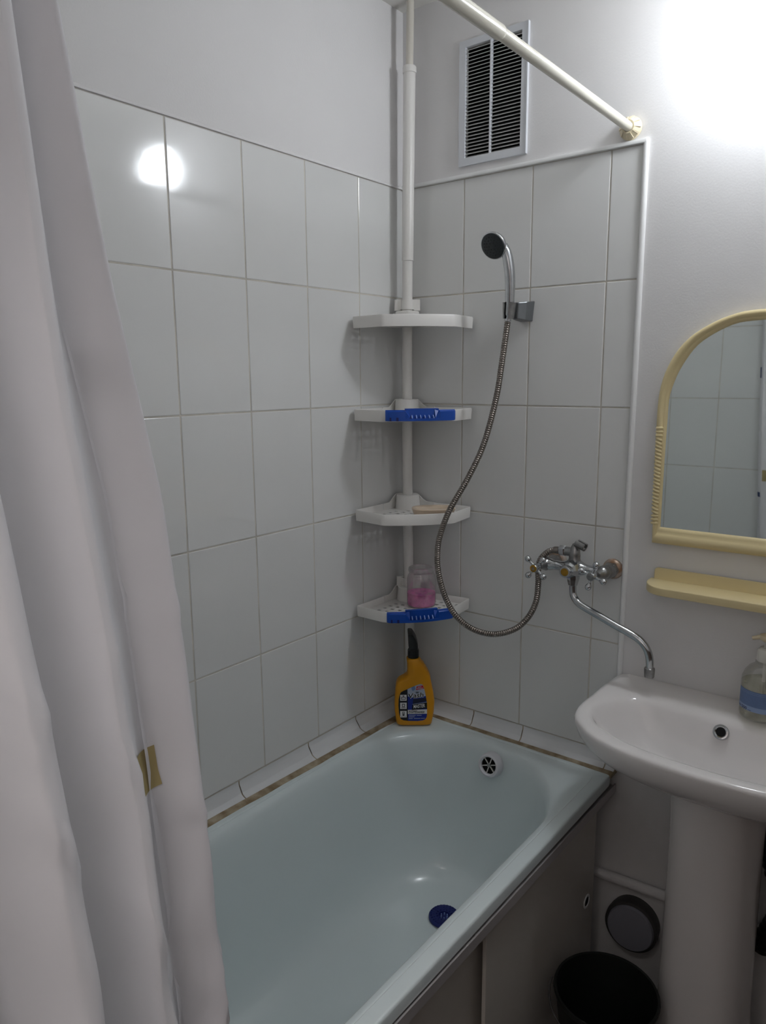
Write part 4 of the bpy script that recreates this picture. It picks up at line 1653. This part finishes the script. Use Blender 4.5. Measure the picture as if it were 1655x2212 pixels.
# ------------------------------------------------------------------ cream wall shelf
ws = empty('wall_shelf', (0.962, 0, 1.11))
tag(ws, 'narrow cream plastic wall shelf with rounded ends below the mirror', 'shelf')
WS = Vector((0.962, 0, 1.11))
pl = []
x0, x1 = 0.7485, 1.1755
for k in range(13):
    t = PI / 2 * k / 12
    pl.append((x0 + 0.055 * (1 - math.cos(t)), -0.022 - 0.064 * math.sin(t)))
for k in range(12, -1, -1):
    t = PI / 2 * k / 12
    pl.append((x1 - 0.055 * (1 - math.cos(t)), -0.022 - 0.064 * math.sin(t)))
pl += [(x1, -0.001), (x0, -0.001)]
b = MB()
b.prism([(x - WS.x, y) for x, y in pl], 1.1115 - WS.z, 1.131 - WS.z)
b.build('tray', CREAM, ws, smooth=40, bevel=0.0025, bseg=3)
b = MB()
xb0, xb1 = 0.7575, 1.1665
b.loft([[Vector((x0_, y, z)) - WS for x0_, y, z in pts] for pts in (
    [(xb0, -0.0015, 1.128), (xb1, -0.0015, 1.128), (xb1, -0.0015, 1.1535), (xb1 - 0.006, -0.0015, 1.1585), (xb0 + 0.006, -0.0015, 1.1585), (xb0, -0.0015, 1.1535)],
    [(xb0, -0.0105, 1.128), (xb1, -0.0105, 1.128), (xb1, -0.008, 1.1535), (xb1 - 0.006, -0.0075, 1.1580), (xb0 + 0.006, -0.0075, 1.1580), (xb0, -0.008, 1.1535)])])
b.build('back_plate', CREAM, ws, smooth=0, bevel=0.002, bseg=2)

# ------------------------------------------------------------------ pedestal sink
sink = empty('pedestal_sink', (0.972, -0.17, 0))
tag(sink, 'white ceramic pedestal sink under the mirror', 'sink')
KC = Vector((0.972, -0.17, 0))
half = [(0.0, -0.388), (-0.06, -0.386), (-0.115, -0.380), (-0.173, -0.3685), (-0.225, -0.345), (-0.262, -0.312), (-0.285, -0.285), (-0.2985, -0.245), (-0.302, -0.200), (-0.300, -0.150), (-0.297, -0.100), (-0.292, -0.050), (-0.284, -0.012), (-0.272, -0.001), (-0.23, 0.0), (-0.12, 0.0), (0.0, 0.0)]


def half_resample(hh, n):
    f_ = catmull([(x, y, 0) for x, y in hh], 10)
    a = [0.0]
    for i in range(1, len(f_)):
        a.append(a[-1] + (f_[i] - f_[i - 1]).length)
    out = []
    j = 0
    for k in range(n):
        s = a[-1] * k / (n - 1)
        while j < len(a) - 2 and a[j + 1] < s:
            j += 1
        t = (s - a[j]) / max(1e-9, a[j + 1] - a[j])
        p = f_[j].lerp(f_[j + 1], min(1, t))
        out.append((p.x, p.y))
    return out


NSK = 44


def full(hh):
    l = half_resample(hh, NSK)
    return [(x, min(y, -0.0005)) for x, y in l] + [(-x, min(y, -0.0005)) for x, y in reversed(l[1:-1])]


S_OUT = full(half)
bowl_half = [(0.0, -0.345), (-0.06, -0.343), (-0.12, -0.335), (-0.175, -0.318), (-0.220, -0.293), (-0.248, -0.265), (-0.262, -0.235), (-0.262, -0.200), (-0.252, -0.160), (-0.236, -0.130), (-0.21, -0.108), (-0.17, -0.098), (-0.12, -0.100), (-0.06, -0.104), (0.0, -0.105)]
S_BOWL = full(bowl_half)
S_BOWL = [(x, y) for x, y in S_BOWL]


def zrim(y):
    return 0.860 + 0.011 * max(0.0, min(1.0, (y + 0.16) / 0.16))


def sring(pl, z=None, sx=1.0, sy=1.0, cy=-0.2, dz=0.0, follow=True):
    out = []
    for x, y in pl:
        yy = cy + (y - cy) * sy
        out.append(Vector((x * sx, min(yy, -0.0005) - KC.y, (zrim(y) if z is None else z) + dz)))
    return out


def mixp(a, c, t):
    return [(p[0] + (q_[0] - p[0]) * t, p[1] + (q_[1] - p[1]) * t) for p, q_ in zip(a, c)]


b = MB()
rings = [sring(S_OUT, 0.690, 0.26, 0.38, -0.12), sring(S_OUT, 0.706, 0.33, 0.44, -0.11), sring(S_OUT, 0.728, 0.48, 0.58, -0.08), sring(S_OUT, 0.752, 0.67, 0.745, -0.04), sring(S_OUT, 0.772, 0.80, 0.855, -0.015), sring(S_OUT, 0.792, 0.90, 0.93, 0.0), sring(S_OUT, 0.815, 0.965, 0.978, 0.0), sring(S_OUT, 0.838, 0.992, 0.996, 0.0), sring(S_OUT, None, 1.0, 1.0, -0.2, -0.010), sring(S_OUT, None, 0.998, 0.998, 0, -0.004), sring(S_OUT, None, 0.990, 0.990, 0, 0.0),
         sring(mixp(S_OUT, S_BOWL, 0.25), None, dz=0.0018), sring(mixp(S_OUT, S_BOWL, 0.62), None, dz=0.0012), sring(mixp(S_OUT, S_BOWL, 0.86), None, dz=-0.0015), sring(S_BOWL, 0.853), sring(S_BOWL, 0.845, 0.975, 0.965, -0.215), sring(S_BOWL, 0.825, 0.935, 0.92, -0.215), sring(S_BOWL, 0.795, 0.86, 0.85, -0.213), sring(S_BOWL, 0.765, 0.74, 0.72, -0.21), sring(S_BOWL, 0.742, 0.56, 0.52, -0.208), sring(S_BOWL, 0.728, 0.34, 0.32, -0.205), sring(S_BOWL, 0.722, 0.12, 0.13, -0.205)]
b.loft(rings)
b.build('basin', CERAMIC, sink, smooth=60)
# overflow ring in the back slope of the bowl
ovp = Vector((0.957, -0.115, 0.8345)) - KC
Mq = axis_matrix(ovp, (0.0, -0.90, 0.50), (1, 0, 0))
MB().lathe([(0.0105, -0.004), (0.0105, 0.002), (0.0125, 0.0035), (0.0155, 0.003), (0.0170, 0.001), (0.0170, -0.006)], 32, Mq, cap=False).build('overflow_ring', CHROME, sink)
MB().lathe([(0.0, 0.0012), (0.0108, 0.0012)], 32, Mq, cap=False).build('overflow_hole_shade', HOLE_SHADE, sink)  # flat dark disc for the shade inside the overflow
MB().lathe([(0.0, 0.001), (0.016, 0.002), (0.022, 0.004), (0.026, 0.002), (0.027, -0.002)], 28, Matrix.Translation(Vector((0.972, -0.205, 0.7225)) - KC)).build('sink_drain', CHROME, sink)


def ped_ring(a, bf, bb, z, yc=-0.15):
    pts = []
    for k in range(48):
        t = 2 * PI * k / 48
        c, s = math.cos(t), math.sin(t)
        px = a * math.copysign(abs(c) ** 0.8, c)
        py = (bf if s < 0 else bb) * math.copysign(abs(s) ** 0.85, s)
        pts.append(Vector((px, yc + py - KC.y, z)))
    return pts


b = MB()
b.loft([ped_ring(0.118, 0.135, 0.10, 0.0), ped_ring(0.116, 0.130, 0.10, 0.03), ped_ring(0.101, 0.112, 0.09, 0.10), ped_ring(0.096, 0.105, 0.085, 0.22), ped_ring(0.0945, 0.102, 0.08, 0.45), ped_ring(0.094, 0.102, 0.08, 0.62), ped_ring(0.098, 0.108, 0.085, 0.73)])
b.build('pedestal', CERAMIC, sink, smooth=60)

# ------------------------------------------------------------------ soap pump bottle
pump = empty('soap_pump_bottle', (1.0245, -0.066, 0.8725), 0.0)
tag(pump, 'clear pump bottle of liquid soap with blue label on the sink', 'bottle')
BR = 0.0445
b = MB()
b.lathe([(0.0, 0.0), (0.038, 0.0), (0.0430, 0.003), (BR, 0.009), (BR, 0.078), (0.0435, 0.090), (0.0395, 0.102), (0.032, 0.113), (0.022, 0.121), (0.0175, 0.125), (0.0170, 0.131)], 48, cap=False)
b.build('bottle_body', CLEAR, pump, smooth=60)
b = MB()
b.lathe([(0.0, 0.0025), (0.037, 0.0025), (0.0415, 0.005), (0.0430, 0.010), (0.0430, 0.081), (0.0, 0.081)], 48, cap=False)
b.build('liquid_soap', SOAPLIQ, pump, smooth=60)
MB().lathe([(0.0190, 0.124), (0.0195, 0.1255), (0.0195, 0.128), (0.0180, 0.129)], 32, cap=False).build('neck_ring', CLEAR, pump)
MB().lathe([(0.0175, 0.129), (0.0178, 0.130), (0.0170, 0.152), (0.0150, 0.155), (0.0120, 0.1555), (0.0120, 0.159), (0.0, 0.159)], 32).build('pump_collar', PUMPM, pump)
MB().lathe([(0.0050, 0.158), (0.0050, 0.178)], 16).build('pump_stem', PUMPM, pump)
MB().lathe([(0.0035, 0.01), (0.0035, 0.125)], 12).build('dip_tube', PUMPM, pump)
bb = MB()
bb.lathe([(0.0060, 0.172), (0.0125, 0.176), (0.0160, 0.181), (0.0150, 0.187), (0.0080, 0.190), (0.0, 0.1905)], 24)
bb.tube([(-0.004, -0.001, 0.182), (-0.016, -0.004, 0.181), (-0.0285, -0.007, 0.177)], [0.0062, 0.0052, 0.0040], 12)
bb.build('pump_head', PUMPTOP, pump, smooth=50)


def wrap(r, a0=-PI / 2):
    def fn(x, y):
        a = a0 + x / r
        return Vector((r * math.cos(a), r * math.sin(a), y))
    return fn


def band(a0, a1, z0, z1, r, name, material, parent):
    mb = MB()
    nseg = 28
    vs = []
    for k in range(nseg + 1):
        a = a0 + (a1 - a0) * k / nseg
        for (rr, z) in ((r, z0), (r, z1)):
            vs.append((rr * math.cos(a), rr * math.sin(a), z))
    mb.add(vs, [(2 * k, 2 * k + 2, 2 * k + 3, 2 * k + 1) for k in range(nseg)])
    o = mb.build(name, material, parent, smooth=0, fix=False)
    o.data.shade_smooth()
    return o


LA0, LA1 = math.radians(-158), math.radians(-20)
sl_ = band(LA0, LA1, 0.024, 0.070, BR + 0.0004, 'label', SOAPLABEL, pump)
band(LA0, LA1, 0.024, 0.035, BR + 0.0006, 'label_strip', SOAPLABEL2, sl_)
band(LA0, LA1, 0.0665, 0.0673, BR + 0.0007, 'label_line', SOAPLABEL2, sl_)
band(LA0, LA1, 0.0630, 0.0636, BR + 0.0007, 'label_line', SOAPLABEL2, sl_)
band(math.radians(-157), math.radians(-142), 0.0262, 0.0276, BR + 0.0008, 'fine_print', SOAPINK, sl_)
band(math.radians(-157), math.radians(-140), 0.0288, 0.0296, BR + 0.0008, 'fine_print', SOAPINK, sl_)
band(math.radians(-116), math.radians(-106), 0.0252, 0.0262, BR + 0.0008, 'fine_print', SOAPINK, sl_)
text_mesh('500', 0.0095, SOAPINK, sl_, 'lettering', (0, 0, 0.0245), width=0.0155, warp=wrap(BR + 0.0009, math.radians(-138)), offset=0.0002)

# ------------------------------------------------------------------ things under the sink
b = MB()
b.tube([Vector((0.55, -0.016, 0.295)), Vector((1.10, -0.016, 0.322)), Vector((1.5, -0.016, 0.335))], 0.0135, 18)
o = b.build('wall_pipe', PAINT_LOW, smooth=60)
tag(o, 'white painted water pipe running along the wall under the sink', 'pipe')
so = empty('drain_pipe_end', (0.752, 0, 0.202))
tag(so, 'dark round drain pipe end with grey cap, low on the wall', 'pipe')
Ms = axis_matrix((0.006, 0.0, -0.004), (0.06, -1, 0.05), (1, 0, 0))
MB().lathe([(0.064, 0.0), (0.066, 0.010), (0.068, 0.030), (0.067, 0.042), (0.060, 0.044), (0.059, 0.030)], 44, Ms, cap=False).build('socket', DARKPIPE, so)
MB().lathe([(0.0595, 0.030), (0.0595, 0.048), (0.057, 0.052), (0.0, 0.053)], 44, Ms, cap=False).build('cap', GREYCAP, so)
bk = empty('bucket', (0.815, -0.352, 0.001))
tag(bk, 'open black plastic bucket on the floor beside the sink pedestal', 'bucket')
b = MB()
b.lathe([(0.0, 0.003), (0.082, 0.003), (0.106, 0.262), (0.108, 0.270), (0.113, 0.271), (0.1145, 0.267), (0.1125, 0.258), (0.108, 0.255), (0.084, 0.0), (0.0, 0.0)], 48, cap=False)
b.build('bucket_body', BUCKET, bk, smooth=50)
hb = [(0.116 * math.cos(PI * k / 16), -0.03 - 0.085 * math.sin(PI * k / 16), 0.262 - 0.045 * math.sin(PI * k / 16)) for k in range(17)]
MB().tube(hb, 0.0022, 8).build('bail_handle', DARKPIPE, bk, smooth=60)
b = MB()
hpz = catmull([(1.00, -0.055, 0.68), (1.035, -0.052, 0.62), (1.062, -0.052, 0.56), (1.085, -0.055, 0.49), (1.100, -0.052, 0.43), (1.085, -0.045, 0.37), (1.06, -0.045, 0.30)], 16)
rad = [0.021 + 0.0025 * (1 if i % 4 < 2 else 0) for i in range(len(hpz))]
o = b.tube(hpz, rad, 16).build('waste_hose', BLACKP, smooth=40)
tag(o, 'black ribbed waste hose behind the sink pedestal', 'hose')

# ------------------------------------------------------------------ wall lamp
lamp = empty('globe_wall_lamp', (LAMP_POS.x, 0, LAMP_POS.z))
tag(lamp, 'lit white round globe lamp on the wall above the mirror', 'lamp')
My = axis_matrix((0, 0, 0), (0, -1, 0), (1, 0, 0))
MB().lathe([(0.058, 0.0005), (0.060, 0.006), (0.056, 0.020), (0.044, 0.032), (0.040, 0.036), (0.0, 0.036)], 40, My).build('lamp_base', LAMPBASE, lamp)
b = MB()
b.sphere((0, LAMP_POS.y, 0), 0.0715, 40, 24)
b.build('glass_globe', GLOBE, lamp, smooth=80)

# ------------------------------------------------------------------ fill lamp added in the unseen hall behind the camera
hl = empty('added_hall_lamp', (1.0, -2.02, CEIL_Z))
tag(hl, 'added ceiling lamp in the unseen hall, filling the bathroom through the door', 'lamp')
MB().lathe([(0.0, -0.0005), (0.20, -0.0005), (0.205, -0.02), (0.20, -0.035)], 40, cap=False).build('lamp_tray', LAMPBASE, hl)
MB().lathe([(0.198, -0.030), (0.19, -0.055), (0.14, -0.068), (0.0, -0.072)], 40, cap=False).build('lamp_diffuser', emit_mat('hall_fill_glow', (1.0, 0.972, 0.96), HALL_FILL_STRENGTH), hl)
